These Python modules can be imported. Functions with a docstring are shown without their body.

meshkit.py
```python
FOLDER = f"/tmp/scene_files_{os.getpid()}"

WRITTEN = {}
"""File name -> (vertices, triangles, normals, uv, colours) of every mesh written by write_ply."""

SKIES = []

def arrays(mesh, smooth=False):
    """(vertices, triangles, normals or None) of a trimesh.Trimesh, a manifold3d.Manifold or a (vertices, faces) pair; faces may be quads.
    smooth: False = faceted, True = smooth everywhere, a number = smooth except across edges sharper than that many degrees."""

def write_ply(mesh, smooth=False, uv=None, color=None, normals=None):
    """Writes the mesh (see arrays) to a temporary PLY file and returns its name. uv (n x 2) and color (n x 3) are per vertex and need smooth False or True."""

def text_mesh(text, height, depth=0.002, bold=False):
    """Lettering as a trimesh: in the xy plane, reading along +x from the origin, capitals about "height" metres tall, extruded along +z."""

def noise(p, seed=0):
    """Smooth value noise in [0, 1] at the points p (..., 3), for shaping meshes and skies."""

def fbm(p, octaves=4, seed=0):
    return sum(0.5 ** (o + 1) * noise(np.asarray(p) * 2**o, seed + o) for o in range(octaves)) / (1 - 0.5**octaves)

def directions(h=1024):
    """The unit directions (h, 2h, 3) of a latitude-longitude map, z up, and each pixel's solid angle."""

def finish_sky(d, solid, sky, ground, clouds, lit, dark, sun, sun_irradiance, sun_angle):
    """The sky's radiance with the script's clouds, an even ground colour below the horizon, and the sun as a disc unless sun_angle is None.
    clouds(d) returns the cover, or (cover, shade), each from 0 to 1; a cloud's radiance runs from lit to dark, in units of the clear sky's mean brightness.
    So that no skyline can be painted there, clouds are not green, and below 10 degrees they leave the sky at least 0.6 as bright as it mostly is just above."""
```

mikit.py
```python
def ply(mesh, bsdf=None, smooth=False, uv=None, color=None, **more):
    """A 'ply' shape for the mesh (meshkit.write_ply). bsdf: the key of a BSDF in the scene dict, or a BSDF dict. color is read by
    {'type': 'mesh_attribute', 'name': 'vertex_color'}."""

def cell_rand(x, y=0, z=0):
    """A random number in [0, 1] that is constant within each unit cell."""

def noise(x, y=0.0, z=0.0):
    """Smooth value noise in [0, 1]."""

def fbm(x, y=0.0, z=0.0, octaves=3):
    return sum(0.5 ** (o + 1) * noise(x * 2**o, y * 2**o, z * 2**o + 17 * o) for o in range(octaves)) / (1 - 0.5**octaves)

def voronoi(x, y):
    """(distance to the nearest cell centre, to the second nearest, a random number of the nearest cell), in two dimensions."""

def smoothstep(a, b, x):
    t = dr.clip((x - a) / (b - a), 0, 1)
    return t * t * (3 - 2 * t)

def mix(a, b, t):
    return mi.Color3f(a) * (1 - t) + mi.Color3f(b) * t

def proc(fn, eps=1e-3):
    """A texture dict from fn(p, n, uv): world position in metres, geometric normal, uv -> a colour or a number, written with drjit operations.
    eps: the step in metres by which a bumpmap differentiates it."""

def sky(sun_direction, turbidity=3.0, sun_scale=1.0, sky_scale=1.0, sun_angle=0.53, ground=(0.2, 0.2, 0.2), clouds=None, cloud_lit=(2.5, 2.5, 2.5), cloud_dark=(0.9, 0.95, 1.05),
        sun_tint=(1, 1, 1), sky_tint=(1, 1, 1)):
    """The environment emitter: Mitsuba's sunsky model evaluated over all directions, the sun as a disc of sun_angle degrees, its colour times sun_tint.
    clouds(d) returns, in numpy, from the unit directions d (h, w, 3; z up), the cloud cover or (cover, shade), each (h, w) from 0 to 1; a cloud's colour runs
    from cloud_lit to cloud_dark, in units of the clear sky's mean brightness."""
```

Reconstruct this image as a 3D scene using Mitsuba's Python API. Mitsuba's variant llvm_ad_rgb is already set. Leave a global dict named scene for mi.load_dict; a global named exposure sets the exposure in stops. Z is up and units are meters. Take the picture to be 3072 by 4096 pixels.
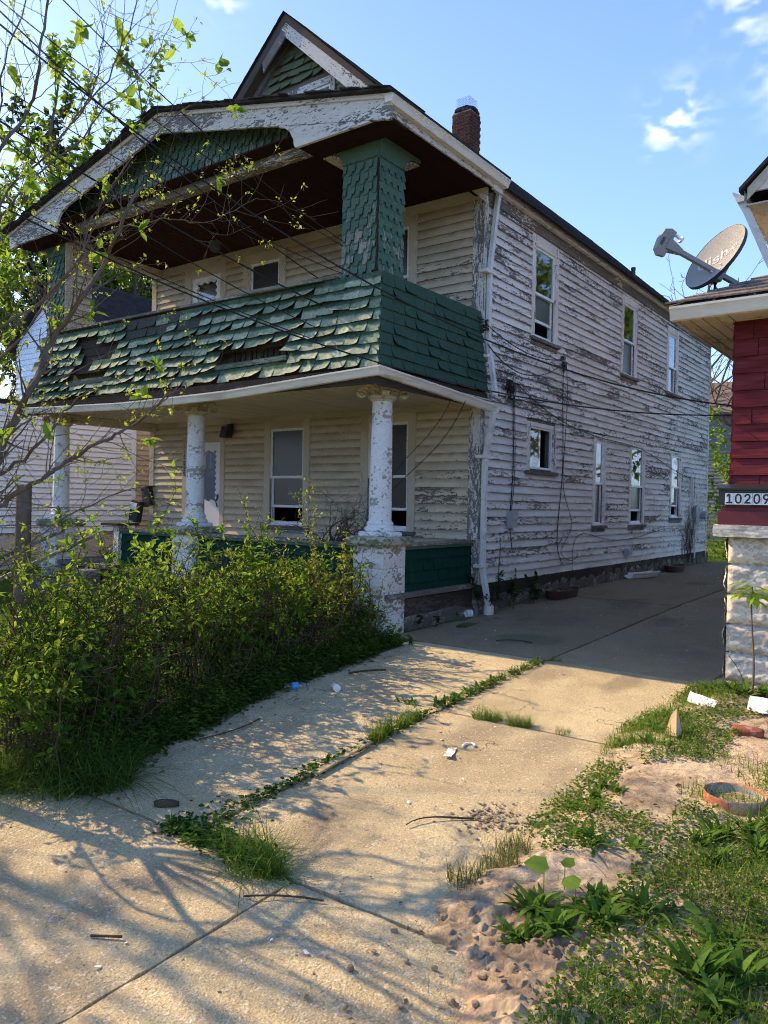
import math, random
import numpy as np, trimesh
import drjit as dr, mitsuba as mi
import mikit, meshkit
from mikit import noise, fbm, voronoi, cell_rand, smoothstep, mix, proc
from shapely.geometry import Polygon, box as sbox
from shapely.ops import unary_union

T = mi.ScalarTransform4f
R = random.Random(11)
rng = np.random.default_rng(11)
scene, labels = {}, {}

# ------------------------------------------------------------------ camera, sky, exposure
CAM = np.array([5.6115, -9.8443, 1.6])
FWD = np.array([-0.5960, 0.8029, -0.0130]); UP = np.array([-0.0240, -0.0016, 0.9997])
scene['camera'] = {'type': 'perspective', 'fov': 52.77, 'fov_axis': 'x', 'near_clip': 0.1, 'far_clip': 600.0,
                   'to_world': T().look_at(origin=CAM.tolist(), target=(CAM + FWD).tolist(), up=UP.tolist())}
A = lambda *v: np.array(v, float)
def unit(v): v = np.asarray(v, float); return v / (np.linalg.norm(v) + 1e-12)
SUN = np.array([-1.0, -0.095, 0.70])
def clouds(d):
    x, y, z = d[..., 0], d[..., 1], np.maximum(d[..., 2], 0.03)
    az = np.degrees(np.arctan2(x, y)); el = np.degrees(np.arcsin(np.clip(d[..., 2], -1, 1)))
    q = np.stack([x / (z + .25) * 3.0, y / (z + .25) * 3.0, z * 0 + 1.7], -1)
    f1 = meshkit.fbm(q * np.array([1.6, 0.9, 1]), 5, 3); f2 = meshkit.fbm(q * 3.7 + 9.3, 4, 5)
    base = np.clip((f1 - 0.74) * 5.5, 0, 1) * np.clip((f2 - .22) * 2.6, 0, 1) * .7
    for c, w, k in (((-.255, .868, .428), .020, .75), ((-.272, .870, .413), .014, .6), ((-.13, .88, .45), .030, .55), ((-.17, .84, .515), .028, .6), ((-.641, .558, .527), .012, .5)):
        g = np.exp(-((d - unit(c)) ** 2).sum(-1) / (2 * w * w)); base = np.maximum(base, k * np.clip(g * 1.6 * np.clip((meshkit.fbm(d * np.array([40., 40., 75.]) + 2 * meshkit.fbm(d * 25., 2, 3)[..., None], 6, 7) - .44) * 3.4, 0, 1), 0, 1))
    return np.clip(base, 0, .85), np.clip((f2 - .5) * .5, 0, 1)
scene['sky'] = mikit.sky(SUN.tolist(), turbidity=3.0, sun_scale=.92, sky_scale=1.62, ground=(.2, .17, .12),
                         clouds=clouds, cloud_lit=(2.2, 2.2, 2.25), sun_tint=(1.0, .92, .80), sky_tint=(.84, .86, 1.02))
exposure = 2.68

# ------------------------------------------------------------------ helpers
class MB:
    """collects faces of one mesh: vertices, faces, uv, colour"""
    def __init__(s): s.v, s.f, s.t, s.c, s.n = [], [], [], [], 0
    def add(s, v, f, uv=None, c=None):
        v = np.asarray(v, float); f = np.asarray(f, int)
        if f.shape[1] == 4: f = np.vstack([f[:, [0, 1, 2]], f[:, [0, 2, 3]]])
        s.v.append(v); s.f.append(f + s.n); s.n += len(v)
        s.t.append(np.zeros((len(v), 2)) if uv is None else np.asarray(uv, float))
        s.c.append(np.ones((len(v), 3)) * .5 if c is None else np.broadcast_to(np.asarray(c, float), (len(v), 3)))
        return s
    def arr(s): return np.vstack(s.v), np.vstack(s.f), np.vstack(s.t), np.vstack(s.c)
    def put(s, key, bsdf, smooth=False, color=False, uv=True, number=True):
        if not s.v: return None
        v, f, t, c = s.arr()
        return put(key, (v, f), bsdf, smooth, t if uv and smooth in (False, True) else None, c if color else None, number)
def nk(name):
    if name not in scene and name not in labels: return name
    k = CNT.get(name, 0)
    while True:
        k += 1
        key = '%s_%03d' % (name, k)
        if key not in scene and key not in labels: CNT[name] = k; return key
CNT = {}
def put(key, mesh, bsdf, smooth=False, uv=None, color=None, number=True):
    if number: key = nk(key)
    if smooth not in (False, True): uv = color = None
    if not isinstance(mesh, trimesh.Trimesh) and isinstance(mesh, tuple) and np.asarray(mesh[1]).shape[1] == 4:
        f = np.asarray(mesh[1]); mesh = (mesh[0], np.vstack([f[:, [0, 1, 2]], f[:, [0, 2, 3]]]))
    scene[key] = mikit.ply(mesh, bsdf, smooth, uv=uv, color=color)
    return key
def tag(key, label=None, cat=None, group=None, kind=None):
    labels[key] = {k: v for k, v in (('label', label), ('category', cat), ('group', group), ('kind', kind)) if v}
    return key
def thing(name, label, cat, group=None): return tag(nk(name), label, cat, group)
def struct(name, label=None, kind='structure'):
    return tag(nk(name), label or name.replace('_', ' '), None, None, kind)

def lv(v, lvl): return v + 10.0 * round(max(0, min(.99, lvl)) * 10)
def obox(o, a, b, c, lvl=.4, u0=None):
    """oriented box as 24 vertices; uv: u runs along a, v along b (or c on edges)"""
    o, a, b, c = (np.asarray(x, float) for x in (o, a, b, c))
    if np.dot(np.cross(a, b), c) < 0: o = o + c; c = -c
    la, lb, lc = np.linalg.norm(a), np.linalg.norm(b), np.linalg.norm(c)
    u0 = R.uniform(0, 40) if u0 is None else u0
    w0 = R.uniform(.5, 8)
    P, F, UV = [], [], []
    for q, e1, e2, l1, l2 in ((o + c, a, b, la, lb), (o, b, a, lb, la), (o, a, c, la, lc), (o + b, c, a, lc, la), (o, c, b, lc, lb), (o + a, b, c, lb, lc)):
        k = len(P); P += [q, q + e1, q + e1 + e2, q + e2]; F.append([k, k + 1, k + 2, k + 3])
        if e1 is a: UV += [(u0, w0), (u0 + l1, w0), (u0 + l1, w0 + l2), (u0, w0 + l2)]
        elif e2 is a: UV += [(u0, w0), (u0, w0 + l1), (u0 + l2, w0 + l1), (u0 + l2, w0)]
        else: UV += [(u0, w0), (u0 + l1, w0), (u0 + l1, w0 + l2), (u0, w0 + l2)]
    UV = np.array(UV); UV[:, 1] = np.minimum(UV[:, 1], 9.9) + 10.0 * round(max(0, min(.99, lvl)) * 10)
    return np.array(P), np.array(F), UV
def abox(x0, x1, y0, y1, z0, z1, lvl=.4):
    d = [x1 - x0, y1 - y0, z1 - z0]; e = np.diag(d); i = int(np.argmax(np.abs(d))); j, k = [q for q in range(3) if q != i]
    return obox((x0, y0, z0), e[i], e[j], e[k], lvl)
def tube(pts, rad, sides=6, cap=True):
    p = np.asarray(pts, float); n = len(p); rad = np.broadcast_to(np.asarray(rad, float), (n,))
    t = np.gradient(p, axis=0); t /= np.linalg.norm(t, axis=1, keepdims=True) + 1e-12
    ref = np.array([0, 0, 1.0]) if np.abs(t[:, 2]).mean() < .85 else np.array([1.0, 0, 0])
    a = np.cross(t, ref); a /= np.linalg.norm(a, axis=1, keepdims=True) + 1e-12; b = np.cross(t, a)
    g = np.arange(sides) * 2 * np.pi / sides
    v = p[:, None] + rad[:, None, None] * (np.cos(g)[None, :, None] * a[:, None] + np.sin(g)[None, :, None] * b[:, None])
    i, j = np.meshgrid(np.arange(n - 1), np.arange(sides), indexing='ij')
    q = np.stack([i * sides + j, i * sides + (j + 1) % sides, (i + 1) * sides + (j + 1) % sides, (i + 1) * sides + j], -1).reshape(-1, 4)
    f = np.vstack([q[:, [0, 1, 2]], q[:, [0, 2, 3]]]); v = v.reshape(-1, 3)
    if cap:
        k = len(v); v = np.vstack([v, p[0], p[-1]]); jj = np.arange(sides)
        f = np.vstack([f, np.stack([jj * 0 + k, (jj + 1) % sides, jj], 1), np.stack([jj * 0 + k + 1, (n - 1) * sides + jj, (n - 1) * sides + (jj + 1) % sides], 1)])
    return v, f
def lathe(prof, center=(0, 0, 0), n=24):
    """prof: list of (r, z)"""
    g = np.arange(n) * 2 * np.pi / n; p = np.array(prof, float)
    v = np.stack([p[:, None, 0] * np.cos(g), p[:, None, 0] * np.sin(g), np.repeat(p[:, 1:2], n, 1)], -1).reshape(-1, 3) + np.asarray(center)
    i, j = np.meshgrid(np.arange(len(p) - 1), np.arange(n), indexing='ij')
    f = np.stack([i * n + j, i * n + (j + 1) % n, (i + 1) * n + (j + 1) % n, (i + 1) * n + j], -1).reshape(-1, 4)
    return v, np.vstack([f[:, [0, 1, 2]], f[:, [0, 2, 3]]])
def extrude(poly, depth): return trimesh.creation.extrude_polygon(poly, depth, engine='earcut')
def slabxz(poly, y0, y1):
    """polygon in (x, z) extruded from y0 to y1"""
    m = extrude(poly, abs(y1 - y0)); v = np.array(m.vertices)
    return np.stack([v[:, 0], max(y0, y1) - v[:, 2], v[:, 1]], -1), np.array(m.faces)
def slabyz(poly, x0, x1):
    m = extrude(poly, abs(x1 - x0)); v = np.array(m.vertices)
    return np.stack([min(x0, x1) + v[:, 2], v[:, 0], v[:, 1]], -1), np.array(m.faces)
def wuv(v, ua, va, lvl=.4, off=None):
    o = R.uniform(1, 5) if off is None else off
    return np.stack([v @ np.asarray(ua, float) + 20, np.clip(v @ np.asarray(va, float) % 9.0 + .3, 0, 9.9) + 10.0 * round(lvl * 10)], -1)
def sweep(path, prof, up=(0, 0, 1)):
    """open profile [(out, up)] swept along a path; 'out' is to the right of the path direction"""
    p = np.asarray(path, float); n = len(p); t = np.gradient(p, axis=0); t[:, 2] = 0; t /= np.linalg.norm(t, axis=1, keepdims=True)
    out = np.cross(t, up); pr = np.asarray(prof, float); m = len(pr)
    v = p[:, None] + pr[None, :, 0:1] * out[:, None] + pr[None, :, 1:2] * np.asarray(up, float)
    i, j = np.meshgrid(np.arange(n - 1), np.arange(m - 1), indexing='ij')
    f = np.stack([i * m + j, (i + 1) * m + j, (i + 1) * m + j + 1, i * m + j + 1], -1).reshape(-1, 4)
    return v.reshape(-1, 3), np.vstack([f[:, [0, 1, 2]], f[:, [0, 2, 3]]])
def spline(pts, n):
    from scipy.interpolate import CubicSpline
    p = np.asarray(pts, float); d = np.r_[0, np.cumsum(np.linalg.norm(np.diff(p, axis=0), axis=1))]
    return CubicSpline(d, p)(np.linspace(0, d[-1], n))
def rock(size, seed, sub=2, amp=.25):
    m = trimesh.creation.icosphere(subdivisions=sub); v = np.array(m.vertices)
    v = np.sign(v) * np.abs(v) ** .6
    v = v * (1 + amp * (meshkit.fbm(v * 1.7 + seed * 7.1, 3, 2) - .5) * 2)[:, None]
    return v * np.asarray(size) / 2, np.array(m.faces)
def rotz(v, deg, c=(0, 0, 0)):
    a = math.radians(deg); m = np.array([[math.cos(a), -math.sin(a), 0], [math.sin(a), math.cos(a), 0], [0, 0, 1]])
    return (np.asarray(v) - c) @ m.T + c

# ------------------------------------------------------------------ materials
def two(b): return {'type': 'twosided', 'bsdf': b}
def dif(tex): return {'type': 'diffuse', 'reflectance': tex}
def rgb(*c): return {'type': 'rgb', 'value': list(c)}
def prin(tex, rough=.6, spec=.4, **k): return {'type': 'principled', 'base_color': tex, 'roughness': rough, 'specular': spec, **k}
def mat(name, b): scene['mat_' + name] = b; return 'mat_' + name
C3 = mi.Color3f
def peel(paint, wood, dirt=(.30, .25, .18), dirty=.25, fine=1.0, wood2=None, lap_shade=0.0):
    """weathered paint on wood: bare wood shows where the paint has flaked. uv = (metres along the grain, metres across + 10 x wear)"""
    wood2 = wood2 or tuple(c * .55 for c in wood)
    def fn(p, n, uv):
        k = dr.floor(uv.y * .1); v = uv.y - 10 * k; u = uv.x; w = k * .1
        a = fbm(u * 1.2, v * 5 + k * 3.1, 0.0, 2)
        b = fbm(u * 13 * fine, v * 56 * fine, k, 3)
        c = noise(u * 48 * fine, v * 120 * fine)
        m = .40 * a + .40 * b + .20 * c
        if lap_shade: m = m + .11 * (1 - smoothstep(.0, .045, v - dr.floor(v))) - .03
        t = .80 - .54 * w
        bare = smoothstep(t - .012, t + .012, m)
        g = noise(u * 5, v * 260)
        wd = mix(wood2, wood, .25 + .5 * g + .5 * fbm(u * 3, v * 30, 4.0, 2) - .2)
        dd = smoothstep(.35, .8, fbm(u * 1.3 + 7, v * 2.2, 2.0, 3)) * dirty
        pt = mix(paint, dirt, dd + .10 * g * dirty) * (.93 + .14 * noise(u * 20, v * 60))
        if lap_shade: pt = mix(pt, dirt, smoothstep(.05, .12, v - dr.floor(v)) * lap_shade * (.6 + .6 * noise(u * 9, 2.0, k)))  # darker band below the board above: grime plus painted shade
        return mix(mix(pt, wd, bare), (.035, .03, .025), dr.select(w > .93, 1.0, 0.0))
    return proc(fn)
M = {}
M['white'] = mat('white_paint', two(dif(peel((.83, .765, .69), (.29, .25, .215), (.52, .43, .34), .4))))
M['cream'] = mat('cream_paint', two(dif(peel((.54, .455, .33), (.21, .19, .16), (.30, .235, .155), .8))))
M['wclap'] = mat('white_clapboard_paint', two(dif(peel((.81, .765, .71), (.22, .195, .175), (.42, .34, .26), .35, lap_shade=.4))))
M['cclap'] = mat('cream_clapboard_paint', two(dif(peel((.66, .565, .42), (.23, .20, .165), (.28, .215, .14), .35, lap_shade=.65))))
M['trimcream'] = mat('cream_trim', two(dif(peel((.60, .535, .415), (.25, .22, .19), (.36, .30, .21), .5))))
M['barge'] = mat('flaking_barge', two(dif(peel((.66, .62, .56), (.25, .23, .21), (.50, .42, .33), .30, 1.0, (.13, .12, .11)))))
M['greywood'] = mat('grey_wood', two(dif(peel((.33, .30, .26), (.20, .18, .16), (.22, .19, .16), .5, 1.0, (.10, .09, .08)))))
M['darkwood'] = mat('rotten_wood', two(dif(peel((.13, .10, .08), (.08, .065, .055), (.10, .08, .07), .5))))
M['vinyl'] = mat('white_window_vinyl', two(prin(rgb(.78, .78, .78), .35, .4)))
M['gutter'] = mat('aged_gutter', two(prin(proc(lambda p, n, uv: mix((.74, .69, .60), (.40, .31, .21), smoothstep(.45, .85, fbm(p.x * 3 + p.y * 2, p.y * 3, p.z * 9, 3)) * .55)), .45, .4)))
M['gutterw'] = mat('white_gutter', two(prin(proc(lambda p, n, uv: mix((.70, .68, .65), (.42, .36, .30), smoothstep(.45, .85, fbm(p.x * 3 + p.y * 2, p.y * 3, p.z * 9, 3)) * .45)), .4, .4)))
def gshingle(base, lo, hi, moss=.0):
    def fn(p, n, uv):
        r = cell_rand(dr.floor(uv.x * .1), 3.0)
        g = fbm(p.x * 9, p.y * 9, p.z * 3, 3); s = noise(p.x * 140, p.y * 140, p.z * 140)
        c = mix(lo, hi, .25 * r + .75 * g)
        return mix(c, base, .55) * (.82 + .36 * s)
    return proc(fn)
M['asph'] = mat('green_asphalt_shingle', two(dif(gshingle((.165, .245, .19), (.11, .175, .135), (.25, .32, .25)))))
def bleach_and_shade(dark, pale, amt):
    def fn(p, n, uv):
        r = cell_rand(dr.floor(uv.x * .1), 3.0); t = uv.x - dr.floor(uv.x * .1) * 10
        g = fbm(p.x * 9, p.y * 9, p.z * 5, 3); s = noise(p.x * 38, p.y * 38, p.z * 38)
        w = smoothstep(.38, .62, t + .25 * (g - .5)) * (.75 + .25 * r) * amt + .12 * r  # pale weathered ends; dark tops paint the shade under the course above
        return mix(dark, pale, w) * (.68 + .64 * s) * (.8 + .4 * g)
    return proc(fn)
M['asphf'] = mat('sun_bleached_shingle', two(dif(bleach_and_shade((.052, .098, .068), (.37, .405, .29), .95))))
M['asphf2'] = mat('half_bleached_shingle', two(dif(bleach_and_shade((.05, .095, .066), (.28, .33, .23), .8))))
M['asphs'] = mat('unfaded_green_shingle', two(dif(gshingle((.050, .098, .070), (.034, .072, .052), (.075, .125, .09)))))  # deeper green than the front shingles, for the parapet side
M['asphw'] = mat('pale_green_shingle', two(dif(gshingle((.27, .33, .255), (.19, .25, .19), (.36, .40, .32)))))
M['asphd'] = mat('dark_green_shingle', two(dif(gshingle((.012, .045, .033), (.008, .03, .022), (.025, .07, .05)))))
M['asphg'] = mat('bare_grey_shingle', two(dif(gshingle((.07, .075, .065), (.04, .045, .04), (.11, .11, .10)))))
M['olive'] = mat('olive_shingle', two(dif(gshingle((.14, .165, .10), (.09, .11, .065), (.2, .22, .14)))))
M['olivel'] = mat('pale_olive_shingle', two(dif(gshingle((.24, .25, .16), (.16, .18, .11), (.32, .32, .22)))))
M['greenw'] = mat('green_painted_wood', two(dif(peel((.098, .160, .118), (.40, .41, .34), (.055, .11, .083), .5, 1.0, (.07, .07, .06)))))
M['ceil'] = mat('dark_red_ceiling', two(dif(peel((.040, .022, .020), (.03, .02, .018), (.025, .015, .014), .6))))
M['soffit'] = mat('cream_soffit', two(dif(peel((.62, .56, .44), (.30, .25, .2), (.42, .34, .24), .4))))
M['dark'] = mat('dark_interior', two(dif(rgb(.02, .018, .016))))
M['room'] = mat('room_plaster', two(dif(rgb(.22, .20, .17))))
M['blind'] = mat('grey_blind', two(dif(rgb(.085, .09, .088))))
M['blindb'] = mat('brown_blind', two(dif(rgb(.20, .12, .08))))
M['glass'] = mat('pane_glass', {'type': 'thindielectric', 'int_ior': 1.52})
M['screen'] = mat('dark_insect_screen', two(prin(rgb(.045, .047, .045), .25, .6)))
M['black'] = mat('black_cable', two(prin(rgb(.014, .014, .015), .5, .3)))
M['blackm'] = mat('black_metal', two(prin(rgb(.02, .02, .022), .4, .5)))
M['roof'] = mat('black_roof_shingle', two(dif(proc(lambda p, n, uv: mix((.025, .025, .027), (.07, .068, .066), fbm(p.x * 6, p.y * 9, p.z * 6, 3)) * (.7 + .6 * noise(p.x * 120, p.y * 120, p.z * 120))))))
M['roofb'] = mat('brown_roof_shingle', two(dif(proc(lambda p, n, uv: mix((.12, .095, .085), (.24, .20, .18), fbm(p.x * 7, p.y * 7, p.z * 7, 3)) * (.55 + .9 * noise(p.x * 90, p.y * 90, p.z * 90))))))
def stonepaint(paint, bare, t):
    def fn(p, n, uv):
        a = fbm(p.x * 5 + p.y * 3, p.y * 5, p.z * 6, 3); b = fbm(p.x * 30, p.y * 30, p.z * 30, 3)
        m = smoothstep(t - .03, t + .03, .55 * a + .45 * b)
        return mix(paint, bare, m) * (.85 + .3 * noise(p.x * 60, p.y * 60, p.z * 60))
    return proc(fn)
M['colpaint'] = mat('flaking_column_paint', two(dif(stonepaint((.74, .73, .72), (.36, .33, .29), .60))))
M['pierpaint'] = mat('flaking_pier_paint', two(dif(stonepaint((.70, .67, .62), (.30, .26, .21), .56))))
M['cap'] = mat('mossy_cap_stone', two(dif(stonepaint((.17, .19, .11), (.42, .38, .30), .50))))
M['stucco'] = mat('cast_capital', two(dif(stonepaint((.60, .53, .40), (.40, .33, .22), .60))))
M['found'] = mat('foundation_stone', two(dif(stonepaint((.14, .12, .10), (.30, .27, .23), .58))))
M['rock'] = mat('white_rockface', two(dif(stonepaint((.66, .61, .52), (.46, .42, .35), .52))))
def redfn(p, n, uv):
    g = noise(uv.x * 160, uv.y * 6); h = fbm(uv.x * 30, uv.y * 5, 1.0, 3)
    return mix((.12, .022, .028), (.20, .045, .052), h) * (.72 + .5 * g)
M['red'] = mat('red_stained_shingle', two(dif(proc(redfn))))
M['redp'] = mat('red_paint', two(prin(rgb(.145, .020, .028), .45, .4)))
M['brick'] = mat('chimney_brick', two(dif(proc(lambda p, n, uv: mix((.07, .038, .032), (.155, .075, .06), fbm(p.x * 4, p.y * 4, p.z * 9, 3)) * (.7 + .6 * noise(p.x * 50, p.y * 50, p.z * 50))))))
M['mortar'] = mat('mortar', two(dif(rgb(.30, .25, .20))))
M['soot'] = mat('sooty_crown', two(dif(stonepaint((.045, .042, .04), (.14, .125, .11), .58))))
M['tar'] = mat('flashing', two(prin(rgb(.035, .036, .038), .45, .4)))
M['mesh'] = mat('galvanised_wire', two(prin(rgb(.10, .11, .13), .6, .2)))
def concfn(dark):
    def fn(p, n, uv):
        a = fbm(p.x * .8, p.y * .8, 3.0, 4); b = fbm(p.x * 5, p.y * 5, 1.0, 3); s = noise(p.x * 190, p.y * 190); s2 = noise(p.x * 80, p.y * 80, 4.0)
        c = mix((.385, .31, .185), (.53, .445, .27), smoothstep(.25, .75, .6 * a + .4 * b))
        c = mix(c, (.25, .205, .145), smoothstep(.50, .76, fbm(p.x * 1.7 + 4, p.y * 1.1, 8.0, 4)) * .65)
        c = mix(c, (.66, .60, .50), smoothstep(.76, .84, s2) * .45); c = mix(c, (.17, .14, .11), smoothstep(.78, .86, noise(p.x * 105 + 9, p.y * 105, 2.0)) * .5)
        if dark: c = mix(c, (.22, .165, .11), dark * (.6 + .6 * a))
        d1, d2, _ = voronoi(p.x * .42 + .5 * b + .35 * noise(p.x * 2, p.y * 2, 1.0), p.y * .42 + .5 * noise(p.x * 5, p.y * 5))
        cr = (1 - smoothstep(.002, .014, d2 - d1)) * smoothstep(.47, .52, fbm(p.x * .5 + 3, p.y * .5, 5.0, 2))
        c = mix(c, (.10, .08, .06), cr * .8)
        yi = dr.select(p.y > -6.95, 1.0, 0.0) + dr.select(p.y > -4.27, 1.0, 0.0) + dr.select(p.y > -2.12, 1.0, 0.0); xi = dr.select(p.x > dr.select(p.y > -6.95, 2.1, 2.936), 1.0, 0.0)
        c = c * (.90 + .18 * cell_rand(xi + 3, yi + 5, 2.0))
        oil = smoothstep(.66, .80, fbm(p.x * 1.3 + 11, p.y * .8, 6.0, 3)); tyre = smoothstep(.75, .0, dr.abs(dr.abs(p.x - 2.1) - .75) * 3.5) * fbm(p.x * 6, p.y * .9, 3.0, 3)
        c = mix(c, (.15, .125, .10), oil * .5 + tyre * .16)
        return c * (.78 + .44 * s)
    return proc(fn)
bump = lambda tex, inner, sc: two({'type': 'bumpmap', 'arbitrary': proc(tex, 2e-3), 'scale': sc, 'bsdf': inner})
cb = lambda p, n, uv: .5 * fbm(p.x * 38, p.y * 38, 2.0, 3) + .5 * noise(p.x * 130, p.y * 130)
M['conc'] = mat('tan_concrete', bump(cb, dif(concfn(0)), .006))
M['concd'] = mat('stained_concrete', bump(cb, dif(concfn(.7)), .005))
def soilfn(p, n, uv):
    a = fbm(p.x * 2.2, p.y * 2.2, 1.0, 4); b = fbm(p.x * 14, p.y * 14, p.z * 14, 3); s = noise(p.x * 120, p.y * 120)
    c = mix(mix((.22, .165, .11), (.48, .385, .265), smoothstep(.25, .65, .5 * a + .5 * b)), (.19, .135, .09), smoothstep(-6.15, -6.6, p.y + .5 * (b - .5)) * smoothstep(4.7, 4.2, p.x) * smoothstep(.35, .55, a) * .8)
    c = mix(c, (.44, .30, .19), smoothstep(.58, .72, fbm(p.x * 1.1 + 3, p.y * 1.1, 6.0, 3)) * .4)
    return c * (.75 + .5 * s)
M['soil'] = mat('bare_soil', two(dif(proc(soilfn))))
def lawnfn(p, n, uv):
    a = fbm(p.x * 1.5, p.y * 1.5, 1.0, 4); s = noise(p.x * 60, p.y * 60)
    return mix((.05, .085, .02), (.17, .15, .07), smoothstep(.4, .75, a)) * (.6 + .8 * s)
M['lawn'] = mat('lawn_ground', two(dif(proc(lawnfn))))
M['leafstalk'] = mat('green_stalk', two(dif(rgb(.16, .22, .05))))
M['litterw'] = mat('white_litter', two(dif(rgb(.75, .75, .76))))
M['bark'] = mat('grey_bark', two(dif(proc(lambda p, n, uv: mix((.085, .062, .048), (.21, .165, .13), fbm(p.x * 20, p.y * 20, p.z * 6, 3))))))
M['barkd'] = mat('dark_stem', two(dif(proc(lambda p, n, uv: mix((.05, .036, .026), (.13, .095, .065), fbm(p.x * 20, p.y * 20, p.z * 6, 3))))))
def leafm(name, trans=1.0, rough=.5):
    return mat(name, {'type': 'principledthin', 'base_color': {'type': 'mesh_attribute', 'name': 'vertex_color'}, 'diff_trans': trans, 'roughness': rough, 'specular': .0 if False else .3, 'eta': 1.4} if False else
               {'type': 'principledthin', 'base_color': {'type': 'mesh_attribute', 'name': 'vertex_color'}, 'diff_trans': trans, 'roughness': rough, 'eta': 1.4})
M['leaf'] = leafm('leaf', 1.25)
M['leafd'] = leafm('dark_leaf', 1.0)
M['grass'] = leafm('grass_blade', .8)

# ------------------------------------------------------------------ terrain height
_gy = [-40, -8.6, -7.0, -6.2, -4.5, -2.3, 0, 3, 6, 13, 60]
_gz = [-.60, -.40, -.335, -.29, -.165, -.06, .0, .07, .10, .14, .5]
def G(x, y): return np.interp(y, _gy, _gz)
def grid(x0, x1, y0, y1, nx, ny, h):
    x, y = np.meshgrid(np.linspace(x0, x1, nx + 1), np.linspace(y0, y1, ny + 1), indexing='ij')
    v = np.stack([x, y, h(x, y)], -1).reshape(-1, 3)
    i, j = np.meshgrid(np.arange(nx), np.arange(ny), indexing='ij'); k = i * (ny + 1) + j
    return v, np.stack([k, k + ny + 1, k + ny + 2, k + 1], -1).reshape(-1, 4)

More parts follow.
